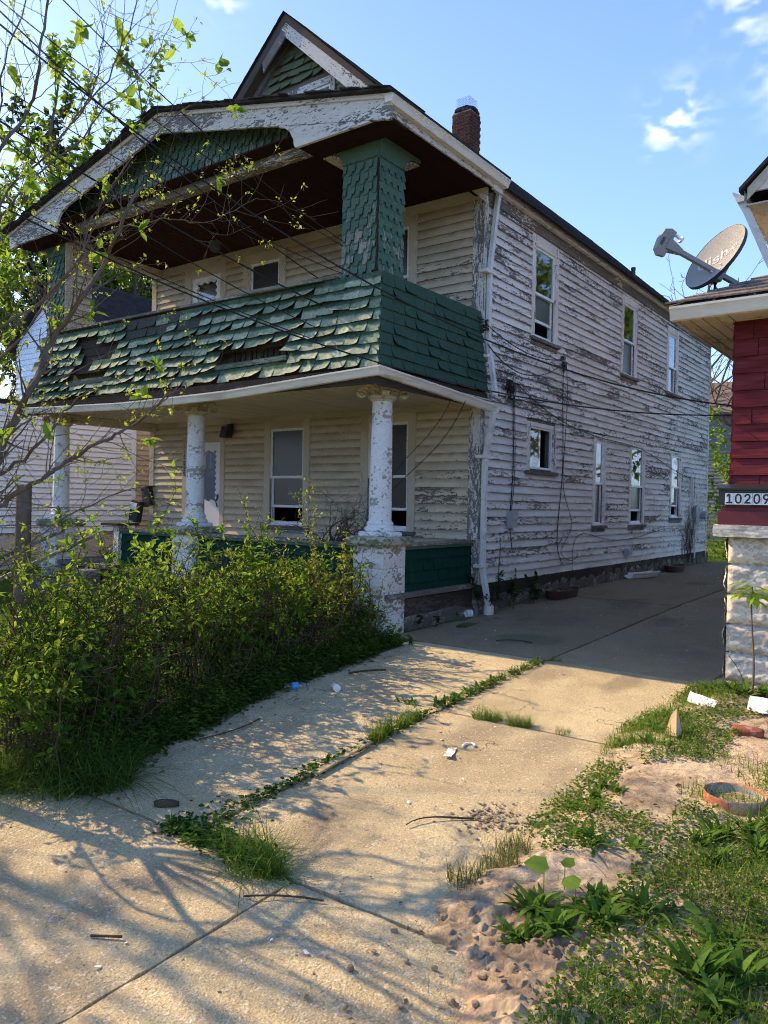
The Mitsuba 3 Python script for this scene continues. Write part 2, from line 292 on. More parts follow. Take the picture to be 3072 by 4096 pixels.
# ================================================================== THE HOUSE
H = thing('abandoned_house', 'two-storey derelict house with flaking white clapboards and green shingled double porch', 'house')
class Fr:
    """a wall frame: a along the wall, z up, d outwards"""
    def __init__(s, O, U, N): s.O, s.U, s.N = A(*O), A(*U), A(*N)
    def p(s, a, z, d=0.0): return s.O + s.U * a + s.N * d + A(0, 0, z)
    def box(s, a0, a1, z0, z1, d0, d1, lvl=.4):
        o = s.p(a0, z0, d0); e = s.U * (a1 - a0); h = A(0, 0, z1 - z0); t = s.N * (d1 - d0)
        return obox(o, e, h, t, lvl) if a1 - a0 > z1 - z0 else obox(o, h, e, t, lvl)
FW = Fr((0, 0, 0), (1, 0, 0), (0, -1, 0)); SW = Fr((0, 0, 0), (0, 1, 0), (1, 0, 0))
LX = -7.63; RX = -3.815; DY = 12.64
RZ = lambda x: 9.92 - .918 * abs(x - RX)          # main roof, outside
PZ = lambda x: 7.15 - .227 * abs(x - RX)         # porch roof, underside at the barge

# openings: a0, a1, z0, z1, casing (a0, a1, z1), meeting rails
front_open = [(-6.48, -5.53, .5, 2.67), (-4.22, -3.42, 1.17, 2.85), (-2.03, -1.24, 1.17, 2.85), (-6.45, -5.60, 3.6, 5.84), (-4.80, -4.08, 4.25, 5.85),
              (-2.05, -1.30, 4.3, 5.87), (-4.66, -3.91, 7.6, 8.58), (-3.72, -2.97, 7.6, 8.58)]
side_open = [(1.67, 2.42, 4.34, 5.80), (5.78, 6.50, 4.34, 5.79), (8.83, 9.50, 4.36, 5.74), (1.60, 2.47, 2.2, 2.88), (4.43, 4.86, 1.25, 2.86),
             (6.44, 7.23, 1.24, 2.88), (9.30, 10.0, 1.37, 2.87)]
def holes(poly, op): return poly.difference(unary_union([sbox(a, c, b, d) for a, b, c, d in op]))
pf = holes(Polygon([(LX, .2), (0, .2), (0, 6.2), (RX, 9.66), (LX, 6.2)]), front_open)
v, f = slabxz(pf, 0.0, .12); put(H + '__front_wall', (v, f), M['greywood'], False, uv=wuv(v, (1, 0, 0), (0, 0, 1), .9))
ps = holes(sbox(0, .2, DY, 6.2), side_open)
v, f = slabyz(ps, -.12, 0.0); put(H + '__side_wall', (v, f), M['greywood'], False, uv=wuv(v, (0, 1, 0), (0, 0, 1), .9))
for nm, b in (('left_wall', abox(LX, LX + .12, .12, DY, .2, 6.2, .3)), ('rear_wall', abox(LX, 0, DY - .12, DY, .2, 6.2, .3))):
    put(H + '__' + nm, (b[0], b[1]), M['cream'], uv=b[2])
v, f = slabxz(Polygon([(LX, 6.2), (0, 6.2), (RX, 9.66)]), DY - .12, DY); put(H + '__rear_gable', (v, f), M['cream'], uv=wuv(v, (1, 0, 0), (0, 0, 1), .3))
for z in (.35, 3.1, 6.2):
    b = abox(LX + .12, -.12, .12, DY - .12, z, z + .06); put(H + '__inner_floor', (b[0], b[1]), M['room'])
for y in (3.9, 8.2):
    b = abox(LX + .12, -.12, y, y + .08, .41, 6.2); put(H + '__inner_partition', (b[0], b[1]), M['room'])

def clap(key, F, a0, a1, z, h, m, lvl, seed):
    L = a1 - a0; n = max(1, int(math.ceil(L / .7))); mb = MB()
    zz = z + (R.random() - .5) * .006; u0 = R.uniform(0, 60); w0 = R.randint(1, 8) + .012; k = 10 * round(min(.9, max(0, lvl)) * 10)
    s = np.linspace(a0, a1, n + 1); wob = np.array([R.gauss(0, .0022) for _ in s]); out = np.array([.027 + R.gauss(0, .0022) for _ in s])
    P = []; UV = []
    for i in range(n + 1):
        P += [F.p(s[i], zz + wob[i], out[i] - .020), F.p(s[i], zz + wob[i], out[i]), F.p(s[i], zz + h + .016, .003)]
        u = u0 + s[i] - a0; UV += [(u, w0 - .01 + k), (u, w0 + k), (u, w0 + h + k)]
    q = 3 * np.arange(n); mb.add(P, np.stack([q + 1, q + 4, q + 5, q + 2], -1), UV)
    mb.add(P, np.stack([q, q + 3, q + 4, q + 1], -1), np.array(UV) * A(1, 0) + A(0, 99.0))  # lip underside darkened: dirt plus a painted shadow line
    for i, q in ((0, 0), (n, 3 * n)): mb.add([P[q], P[q + 1], P[q + 2], F.p(s[i], zz + h, -.001)], [(0, 1, 2, 3)], [UV[q]] * 4)
    mb.put(key, m)
def siding(holder, F, a0, a1, z0, z1, ex, ops, m, lvlfn, butt=3.2):
    z = z0; row = 0
    while z < z1 - .03:
        h = min(ex, z1 - z); zc = z + h * .5; cuts = [(a0, a1)]
        for b0, b1, c0, c1 in ops:
            if c0 < zc < c1:
                cuts = [q for s, e in cuts for q in ((s, min(e, b0)), (max(s, b1), e)) if q[1] - q[0] > .03]
        for s, e in cuts:
            pts = [s]
            while e - pts[-1] > butt * 1.5: pts.append(pts[-1] + butt * R.uniform(.75, 1.25))
            pts.append(e)
            for q0, q1 in zip(pts[:-1], pts[1:]):
                clap(holder + '__clapboard', F, q0 + .001, q1 - .001, z, h, m, lvlfn(.5 * (q0 + q1), zc), row)
        z += h; row += 1
def lvl_side(y, z):
    r = R.random()
    if z > 3.1: return (.49 if y < 4 else .42) + R.uniform(-.05, .07) + .12 * max(0, (z - 5.4))
    if y < 3.2 and 1.35 < z < 2.0: return R.choice([0, .05, .1, .3, .45])
    if z < 1.1: return R.uniform(.15, .42)
    return R.uniform(.30, .48)
def lvl_front(x, z):
    if x > -1.1 and z < 2.3: return R.uniform(.32, .58) - max(0, z - 1.7) * .6
    if x > -1.1 and 4.2 < z < 5.3: return R.uniform(.25, .45)
    if x < -6.6 and z < 1.6: return R.uniform(.2, .4)
    return R.uniform(0, .12)
trim_side = [(1.55, 2.56, 4.24, 5.97), (5.66, 6.62, 4.26, 5.93), (8.70, 9.62, 4.28, 5.90), (1.49, 2.60, 2.1, 2.95), (4.32, 4.97, 1.16, 2.97), (6.34, 7.33, 1.15, 2.99), (9.2, 10.1, 1.28, 2.97)]
trim_front = [(-6.61, -5.41, 0, 2.79), (-4.36, -3.28, 1.08, 3.01), (-2.17, -1.10, 1.08, 3.01), (-6.63, -5.46, 3.5, 6.04), (-4.98, -3.92, 4.15, 6.02), (-2.21, -1.15, 4.2, 6.03)]
siding(H + '__side_wall', SW, .09, DY - .08, .43, 6.0, .1225, trim_side, M['wclap'], lvl_side)
siding(H + '__front_wall', FW, LX + .12, -.16, .56, 2.98, .128, trim_front, M['cclap'], lvl_front, 9)
siding(H + '__front_wall', FW, LX + .12, -.16, 3.7, 6.02, .128, trim_front, M['cclap'], lvl_front, 9)
# corner boards, friezes, sill timbers
def board(key, b, m): put(key, (b[0], b[1]), m, False, uv=b[2])
for z0, z1 in ((.42, 3.02), (3.2, 6.02)):
    board(H + '__corner_board', FW.box(-.155, .028, z0, z1, 0, .034, .5), M['barge'])
    board(H + '__corner_board', FW.box(LX - .02, LX + .12, z0, z1, 0, .034, .3), M['trimcream'])
board(H + '__corner_board', SW.box(-.0, .09, .42, 6.0, 0, .03, .5), M['barge'])
board(H + '__corner_board', SW.box(DY - .08, DY, .35, 6.0, 0, .03, .3), M['white'])
board(H + '__frieze', SW.box(.05, DY, 6.0, 6.22, 0, .036, .85), M['barge'])
board(H + '__frieze', FW.box(LX, -.03, 6.02, 6.16, 0, .036, .1), M['trimcream'])
board(H + '__frieze', FW.box(LX, -.03, 2.985, 3.075, 0, .036, .1), M['trimcream'])
for a0, a1, l in ((.0, 2.9, .9), (2.91, 6.0, .8), (6.01, 12.6, .6)):
    board(H + '__sill_beam', SW.box(a0, a1, .25, .425, -.05, .022, l), M['darkwood'])
# foundation of rough stones along the side
y = .0
while y < DY:
    w = R.uniform(.28, .5); v, f = rock((.22, w * 1.02, .42), R.random() * 9, 2, .3)
    put(H + '__foundation_stone', (v + A(-.07, y + w / 2, G(0, y + w / 2) + .06), f), M['found'], 40); y += w

def window(F, a0, a1, z0, z1, tr, meet, m, second=None, blind=None, blindz=None, sill=True, lvl=.35, screen=False):
    W = nk(H + '__window'); mb = MB()
    t0, t1, tz = tr; cz0 = z0 - .02
    for b in (F.box(t0, a0, cz0, tz, 0, .032, lvl), F.box(a1, t1, cz0, tz, 0, .032, lvl), F.box(a0 + .001, a1 - .001, z1, tz - .002, 0, .031, lvl)): mb.add(*b)
    mb.put(W, m, number=False)
    if sill:
        mb = MB(); mb.add(*F.box(t0 - .03, t1 + .03, cz0 - .055, cz0 - .001, -.02, .075, .8)).add(*F.box(t0, t1, cz0 - .12, cz0 - .056, 0, .03, .5)); mb.put(W + '__sill', M['greywood'])
    s = .042
    def sash(b0, b1, c0, c1, d):
        mb = MB(); mb.add(*F.box(b0, b0 + s, c0, c1, d - .03, d)).add(*F.box(b1 - s, b1, c0, c1, d - .03, d)).add(*F.box(b0 + s, b1 - s, c0, c0 + s, d - .03, d - .001)).add(*F.box(b0 + s, b1 - s, c1 - s, c1, d - .03, d - .001))
        mb.put(W + '__sash', M['vinyl'])
        q = [F.p(b0 + s, c0 + s, d - .015), F.p(b1 - s, c0 + s, d - .015), F.p(b1 - s, c1 - s, d - .015), F.p(b0 + s, c1 - s, d - .015)]
        put(W + '__pane', (np.array(q), np.array([[0, 1, 2, 3]])), M['screen' if screen is True or (screen == 'low' and c0 < meet - .1) else 'glass'])
    sash(a0, a1, meet - .02, z1, .008)
    lo = second if second else z0
    sash(a0 + .012, a1 - .012, lo, meet + .02, -.025)
    mb = MB(); mb.add(*F.box(a0 - .001, a0 + .02, z0, meet, -.09, -.026)).add(*F.box(a1 - .02, a1 + .001, z0, meet, -.09, -.026)).add(*F.box(a0, a1, z0 - .02, z0 + .02, -.10, .004)); mb.put(W + '__jamb', M['vinyl'])
    if second and second - z0 > .1:
        b = F.box(a0 + .03, a1 - .03, z0 + .02, z0 + .06, -.06, -.03); board(W + '__rail', b, M['vinyl'])
    if blind:
        bz = blindz or z0 + .05; mb = MB(); z = z1 - .03
        while z > bz: mb.add(*F.box(a0 + .02, a1 - .02, z - .022, z, -.13, -.122)); z -= .0235
        mb.put(W + '__blind', M[blind])
    return W
for i, o in enumerate(side_open):
    t = trim_side[i]
    window(SW, *o, (t[0], t[1], t[3]), (5.05, 5.04, 4.96, 2.5, 2.04, 2.04, 2.10)[i], M['white'], second=(4.6, 4.34, None, None, None, 1.51, 1.63)[i],
           blind='blindb' if i == 3 else None, lvl=(.34, .3, .3, .3, .3, .3, .3)[i], screen='low' if i not in (2, 6) else False) if i != 3 else None
# the small square window with its brown blind
W = nk(H + '__window'); mb = MB()
for b in (SW.box(1.49, 1.60, 2.16, 2.95, 0, .032, .35), SW.box(2.47, 2.60, 2.16, 2.95, 0, .032, .35), SW.box(1.601, 2.469, 2.88, 2.948, 0, .031, .3)): mb.add(*b)
mb.put(W, M['white'], number=False)
mb = MB(); mb.add(*SW.box(1.45, 2.64, 2.1, 2.159, -.02, .07, .8)); mb.put(W + '__sill', M['greywood'])
mb = MB(); mb.add(*SW.box(1.60, 1.635, 2.19, 2.88, -.03, .01)).add(*SW.box(2.435, 2.47, 2.19, 2.88, -.03, .01)).add(*SW.box(1.636, 2.434, 2.19, 2.225, -.03, .009)).add(*SW.box(1.636, 2.434, 2.85, 2.879, -.03, .009)).add(*SW.box(2.08, 2.11, 2.225, 2.85, -.07, -.04)); mb.put(W + '__frame', M['vinyl'])
mb = MB(); z = 2.84
while z > 2.31: mb.add(*SW.box(1.64, 2.07, z - .02, z, -.06, -.052)); z -= .024
mb.put(W + '__blind', M['blindb'])
q = [SW.p(1.635, 2.225, -.02), SW.p(2.08, 2.225, -.02), SW.p(2.08, 2.85, -.02), SW.p(1.635, 2.85, -.02)]
put(W + '__pane', (np.array(q), np.array([[0, 1, 2, 3]])), M['glass'])
for i in (1, 2): window(FW, *front_open[i], (trim_front[i][0], trim_front[i][1], 3.0), 2.0, M['trimcream'], second=1.47, lvl=.1, screen=True)
window(FW, *front_open[4], (-4.98, -3.92, 6.02), 5.05, M['trimcream'], lvl=.1, sill=False, screen=True)
window(FW, *front_open[5], (-2.21, -1.15, 6.02), 5.10, M['trimcream'], lvl=.1, sill=False, second=4.55, screen=True)
for i in (6, 7): window(FW, *front_open[i], (front_open[i][0] - .10, front_open[i][1] + .10, 8.70), 8.1, M['barge'], lvl=.6, sill=False, blind='blind')
# doors with scalloped storm glass
def door(i, tr, zs, hx):
    a0, a1, z0, z1 = front_open[i]; D = nk(H + '__door'); mb = MB()
    for b in (FW.box(tr[0], a0, z0, tr[2], 0, .032, .15), FW.box(a1, tr[1], z0, tr[2], 0, .032, .15), FW.box(a0 + .001, a1 - .001, z1, tr[2] - .002, 0, .031, .15)): mb.add(*b)
    mb.put(D, M['trimcream'], number=False)
    g0, g1, h0, h1 = a0 + .17, a1 - .14, zs[0], zs[1]; pts = []
    nx, nz = 3, 9
    for k in range(nz * 8): t = k / (nz * 8); pts.append((g1 + .022 * math.cos(2 * math.pi * t * nz), h0 + (h1 - h0) * t))
    for k in range(nx * 8): t = k / (nx * 8); pts.append((g1 - (g1 - g0) * t, h1 + .022 * math.cos(2 * math.pi * t * nx)))
    for k in range(nz * 8): t = k / (nz * 8); pts.append((g0 - .022 * math.cos(2 * math.pi * t * nz), h1 - (h1 - h0) * t))
    for k in range(nx * 8): t = k / (nx * 8); pts.append((g0 + (g1 - g0) * t, h0 - .022 * math.cos(2 * math.pi * t * nx)))
    hole = Polygon(pts).buffer(0); pl = sbox(a0 + .005, z0, a1 - .005, z1 - .005).difference(hole)
    v, f = slabxz(pl, -.004, .03); put(D + '__storm_panel', (v, f), M['vinyl'])
    q = [FW.p(g0 - .04, h0 - .04, -.012), FW.p(g1 + .04, h0 - .04, -.012), FW.p(g1 + .04, h1 + .04, -.012), FW.p(g0 - .04, h1 + .04, -.012)]
    put(D + '__pane', (np.array(q), np.array([[0, 1, 2, 3]])), M['glass'])
    mb = MB(); mb.add(*FW.box(a0 + .01, a1 - .01, z0, z1 - .02, -.11, -.07)); mb.put(D + '__inner_leaf', M['screen'])
    mb = MB(); mb.add(*tube([FW.p(hx, h0 - .12, .01), FW.p(hx, h0 - .02, .05), FW.p(hx, h0 + .08, .012)], .012, 6)).add(*FW.box(hx - .02, hx + .02, h0 + .02, h0 + .12, 0, .02)); mb.put(D + '__handle', M['blackm'])
    return D
DL = door(0, (-6.61, -5.41, 2.79), (1.56, 2.50), -5.60)
mb = MB()
for k in (-1, 0, 1): mb.add(*FW.box(-6.05 + .16 * k - .012, -6.05 + .16 * k + .012, 2.16, 2.45, -.069, -.06))
mb.put(DL + '__glazing_bar', M['trimcream'])
DU = door(3, (-6.63, -5.46, 6.03), (4.6, 5.72), -5.7)
# house number on the door casing, top to bottom
for ch, z in zip('1020', (2.36, 2.235, 2.13, 2.03)):
    m = meshkit.text_mesh(ch, .082, .006); v = np.array(m.vertices); v[:, 0] -= .5 * (v[:, 0].min() + v[:, 0].max())
    put(DL + '__digit', (np.stack([-6.545 + v[:, 0] * .8, -.034 - v[:, 2], z + v[:, 1]], -1), np.array(m.faces)), M['blackm'])

# ------------------------------------------------------------------ shingles
def shingle(p, r, d, n, curl=.0, th=.006, shape=None, nx=3, ny=3, cside=1, lvl=.2, cup=0.0, side_skirt=True, bl=False):
    """p top-left corner, r the width vector, d the downward vector, n outward. shape(s) = share of the length reached at s"""
    s = np.linspace(0, 1, nx + 1); t = np.linspace(0, 1, ny + 1); Ls = np.array([1.0 if shape is None else shape(q) for q in s])
    S, Tt = np.meshgrid(s, t, indexing='ij'); TL = Tt * Ls[:, None]
    side = S if cside > 0 else 1 - S
    off = .004 + .016 * Tt + curl * Tt ** 1.8 * (.35 + .65 * side ** 1.5) + cup * (Tt ** 1.5) * (2 * S - 1) ** 2
    top = p + S[..., None] * r + TL[..., None] * d - (np.maximum(curl, 0) * .25 * Tt ** 2.5)[..., None] * unit(d) + off[..., None] * n
    V = top.reshape(-1, 3); i, j = np.meshgrid(np.arange(nx), np.arange(ny), indexing='ij'); k = i * (ny + 1) + j
    F = np.stack([k, k + 1, k + ny + 2, k + ny + 1], -1).reshape(-1, 4)
    W, L = np.linalg.norm(r), np.linalg.norm(d); u0, v0 = R.uniform(1, 60), R.uniform(.5, 8)
    UV = np.stack([(10.0 * R.randint(1, 400) + .01 + Tt) if bl else u0 + TL * L, v0 + S * W + 10 * round(lvl * 10)], -1).reshape(-1, 2)
    mb = MB().add(V, F, UV)
    edge = [q * (ny + 1) + ny for q in range(nx + 1)]
    if side_skirt: edge = list(range(0, ny)) + edge + [nx * (ny + 1) + q for q in range(ny - 1, -1, -1)]
    E = V[edge]; E2 = E - n * th; m = len(edge); q = np.arange(m - 1)
    mb.add(np.vstack([E, E2]), np.stack([q, q + 1, q + 1 + m, q + m], -1), np.vstack([UV[edge], UV[edge]]))
    return mb
ogee = lambda s: 1.0 if s < .45 else (1.0 - .27 * smooth1((s - .45) / .2) if s < .72 else .73 + .04 * math.sin((s - .72) / .28 * math.pi))
def smooth1(t): t = min(1, max(0, t)); return t * t * (3 - 2 * t)
# parapet: a flared, shingled half wall
PT, PB = 4.37, 3.20
sfl = lambda z: np.clip((PT - z) / (PT - PB), 0, 1)
yF = lambda z: -2.42 - .20 * sfl(z) ** 1.7
xS = lambda z: .0 + .125 * sfl(z) ** 1.7
xL = lambda z: LX - .0 - .125 * sfl(z) ** 1.7
def pf_(a, z): return A(a, yF(z), z)
PAR = nk(H + '__parapet'); mb = MB()
zs = np.linspace(PB, PT - .02, 9)
holesP = [(-2.80, -1.42, 3.42, 3.62), (-6.46, -5.28, 3.45, 3.62), (-6.25, -5.80, 3.60, 4.28), (-5.80, -5.30, 3.75, 4.06)]
for z0, z1 in zip(zs[:-1], zs[1:]):                      # plank sheathing behind the shingles, broken where it is open
    x = LX
    cuts = [(LX, -.02)]
    for a, b, c, d in holesP[:2]:
        if c < .5 * (z0 + z1) < d: cuts = [q for s, e in cuts for q in ((s, min(e, a)), (max(s, b), e)) if q[1] - q[0] > .02]
    for a, b in cuts: mb.add(*obox(A(a, yF(z0) + .035, z0 + .004), A(b - a, 0, 0), A(0, yF(z1) - yF(z0), z1 - z0 - .008), A(0, .02, 0), .8))
    mb.add(*obox(A(xS(z0) - .035, -2.40, z0 + .004), A(0, 2.40, 0), A(xS(z1) - xS(z0), 0, z1 - z0 - .008), A(-.02, 0, 0), .8))
mb.put(PAR, M['darkwood'], number=False)
for b in (abox(LX + .02, -.06, -2.26, -2.24, 3.15, 4.33), abox(-.10, -.07, -2.24, -.01, 3.15, 4.26), abox(LX + .02, LX + .05, -2.24, -.01, 3.15, 4.3)): board(PAR + '__inner_lining', b, M['greywood'])
rows = 8; ex = (PT - PB) / rows
for k in range(rows):
    zb = PB + k * ex - .01; zt = min(zb + ex + .045, PT + .005); zm = zb + ex * .5
    x = xL(zb) + (.13 if k % 2 else 0) - .05; xe = xS(zb) + .006
    while x < xe - .02:
        w = R.uniform(.22, .30); x1 = min(x + w, xe)
        if xe - x1 < .08: x1 = xe
        c = .5 * (x + x1); hole = any(a < c < b and lo < zb + ex * .75 < hi for a, b, lo, hi in holesP)
        if not hole and x > xL(zb) - .06:
            p = pf_(x, zt); d = pf_(x, zb) - p; n = unit(np.cross(d, A(1, 0, 0))); n = n if n[1] < 0 else -n
            wild = .5 + .5 * math.sin(c * 1.3 + k)
            curl = min(.10, abs(R.gauss(.042, .024)) * (1.3 if c < -1.2 else .8))
            if R.random() < .10: curl += .03
            last = x1 == xe
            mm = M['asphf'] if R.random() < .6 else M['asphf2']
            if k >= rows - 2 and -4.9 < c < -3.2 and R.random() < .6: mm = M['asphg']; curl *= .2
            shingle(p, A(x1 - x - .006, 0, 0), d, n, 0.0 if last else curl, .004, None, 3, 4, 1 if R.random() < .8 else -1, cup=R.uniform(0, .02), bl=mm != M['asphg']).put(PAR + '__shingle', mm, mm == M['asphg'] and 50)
        x = x1
    y = yF(zb) - .002; first = True
    while y < -.02:
        w = R.uniform(.22, .27); y1 = min(y + w, -.0)
        if -y1 < .07: y1 = 0.0
        p = A(xS(zt), y, zt); d = A(xS(zb), y, zb) - p; n = unit(np.cross(d, A(0, 1, 0))); n = n if n[0] > 0 else -n
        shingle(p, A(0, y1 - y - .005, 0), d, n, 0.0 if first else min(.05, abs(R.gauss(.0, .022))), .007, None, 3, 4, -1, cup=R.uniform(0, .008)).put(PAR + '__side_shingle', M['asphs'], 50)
        first = False; y = y1
# corner cover strip, cap rails, hanging broken rail and slats seen in the gap
board(PAR + '__cap_rail', obox((LX + .3, -2.45, 4.425), (3.2, 0, -.015), (0, .20, 0), (0, 0, .035), .7), M['greywood'])
board(PAR + '__cap_rail', obox((LX + 3.51, -2.45, 4.41), (3.4, 0, -.03), (0, .20, 0), (0, 0, .035), .7), M['greywood'])
board(PAR + '__cap_rail', obox((-.06, -1.82, 4.325), (0, 1.80, -.0), (-.16, 0, 0), (0, 0, .04), .7), M['greywood'])
board(PAR + '__loose_rail', obox((-2.35, -2.56, 4.38), (1.45, .02, -.03), (0, .07, .02), (0, -.015, .035), .6), M['greenw'])
board(PAR + '__broken_slat', obox((-2.75, -2.60, 3.38), (1.35, .01, .03), (0, -.01, .06), (0, .03, 0), .6), M['greenw'])
board(PAR + '__broken_slat', obox((-6.5, -2.60, 3.42), (1.3, .01, .02), (0, -.01, .05), (0, .03, 0), .9), M['greywood'])
for x in np.arange(-2.65, -1.4, .11):
    board(PAR + '__baluster', obox((x, -2.36, 3.25), (R.uniform(-.03, .03), 0, .4), (.035, 0, 0), (0, .03, 0), .7), M['darkwood'])
# ------------------------------------------------------------------ upper piers
def wave_rows(holder, F, a0, a1, z0, z1, ex, w, m, name='shingle', top=None, lvl0=.1, ladd=None):
    z = z0; k = 0
    while z < z1:
        a = a0 - (w * .5 if k % 2 else 0)
        while a < a1 - .01:
            b0, b1 = max(a, a0), min(a + w, a1)
            zt = min(z + ex * 1.42, z1 + .01)
            ok = top is None or top(.5 * (b0 + b1)) > z + ex * .3
            if top is not None: zt = min(zt, top(b0) , top(b1))
            if b1 - b0 > .015 and ok and zt > z + .02:
                l = lvl0 if ladd is None else ladd(.5 * (b0 + b1), z)
                full = b1 - b0 > w * .95; sh = (lambda s: ogee(s)) if full else (lambda s, q0=(b0 - a) / w, q1=(b1 - a) / w: ogee(q0 + (q1 - q0) * s))
                shingle(F.p(b0, zt, .004), F.U * (b1 - b0 - .003), A(0, 0, z - zt), F.N, R.uniform(.008, .022), .018, sh, 6, 1, lvl=l, side_skirt=False).put(holder + '__' + name, m)
            a += w
        z += ex; k += 1
pierlvl = lambda a, z: R.uniform(.4, .7) if 4.42 < z < 4.9 else (R.uniform(.25, .45) if z < 5.2 else .1)
def upper_pier(x0, right):
    P = nk(H + '__upper_pier'); x1 = x0 + .54; y0, y1 = -2.35, -1.825
    b = abox(x0 + .004, x1 - .004, y0 + .004, y1 - .004, 4.2, 6.1); board(P, b, M['darkwood' if right else 'trimcream'])
    Ff = Fr((0, y0, 0), (1, 0, 0), (0, -1, 0)); wave_rows(P, Ff, x0, x1, 4.36, 5.80, .142, .135, M['greenw'], ladd=pierlvl)
    v, f = slabxz(Polygon([(x0, 5.78), (x0 - .02, 5.86), (x0 - .08, 5.94), (x0 - .20, 6.0), (x0 - .36, 6.02), (x0 - .36, 6.07), (x1 + .0, 6.07), (x1, 5.78)]), y0 - .016, y0 + .01); put(P + '__bracket_face', (v, f), M['greenw'], uv=wuv(v, (0, 0, 1), (1, 0, 0), .1))
    arc = [(x0, 5.76), (x0 - .015, 5.85), (x0 - .075, 5.93), (x0 - .20, 5.99), (x0 - .36, 6.01)]; lo = [(a - .01, z - .025) for a, z in arc[::-1]]
    v, f = slabxz(Polygon(arc + lo), y0 + .011, y1); put(P + '__bracket_soffit', (v, f), M['soffit'], uv=wuv(v, (0, 1, 0), (1, 0, 0), .5))
    if right:
        Fs = Fr((x1, 0, 0), (0, 1, 0), (1, 0, 0)); wave_rows(P, Fs, y0, y1, 4.36, 5.80, .142, .131, M['greenw'], ladd=lambda a, z: .4 if z < 4.9 else .06)
        v, f = slabyz(Polygon([(y1, 5.78), (y1 + .02, 5.86), (y1 + .08, 5.94), (y1 + .20, 6.0), (y1 + .36, 6.02), (y1 + .36, 6.07), (y0, 6.07), (y0, 5.78)]), x1 - .01, x1 + .016); put(P + '__bracket_face', (v, f), M['greenw'], uv=wuv(v, (0, 0, 1), (0, 1, 0), .1))
        arc = [(y1, 5.76), (y1 + .015, 5.85), (y1 + .075, 5.93), (y1 + .20, 5.99), (y1 + .36, 6.01)]; lo = [(a + .01, z - .025) for a, z in arc[::-1]]
        v, f = slabyz(Polygon(arc + lo), x1 - .5, x1 - .011); put(P + '__bracket_soffit', (v, f), M['soffit'], uv=wuv(v, (1, 0, 0), (0, 1, 0), .5))
        # smooth flared foot where the pier runs into the parapet
        for q0, q1, nn in ((A(x0, y0 - .012, 4.37), A(.54, 0, 0), A(0, -1, 0)), (A(x1 + .012, y0, 4.37), A(0, .525, 0), A(1, 0, 0))):
            pass
    else:
        siding(P, Fr((x1, 0, 0), (0, 1, 0), (1, 0, 0)), y0 + .12, y1 - .02, 4.4, 5.9, .12, [], M['cclap'], lambda a, z: .3)
        board(P + '__edge_board', abox(x1 - .002, x1 + .03, y0 - .01, y0 + .12, 4.4, 6.0, .4), M['trimcream'])
upper_pier(-.68, True); upper_pier(LX + .14, False)
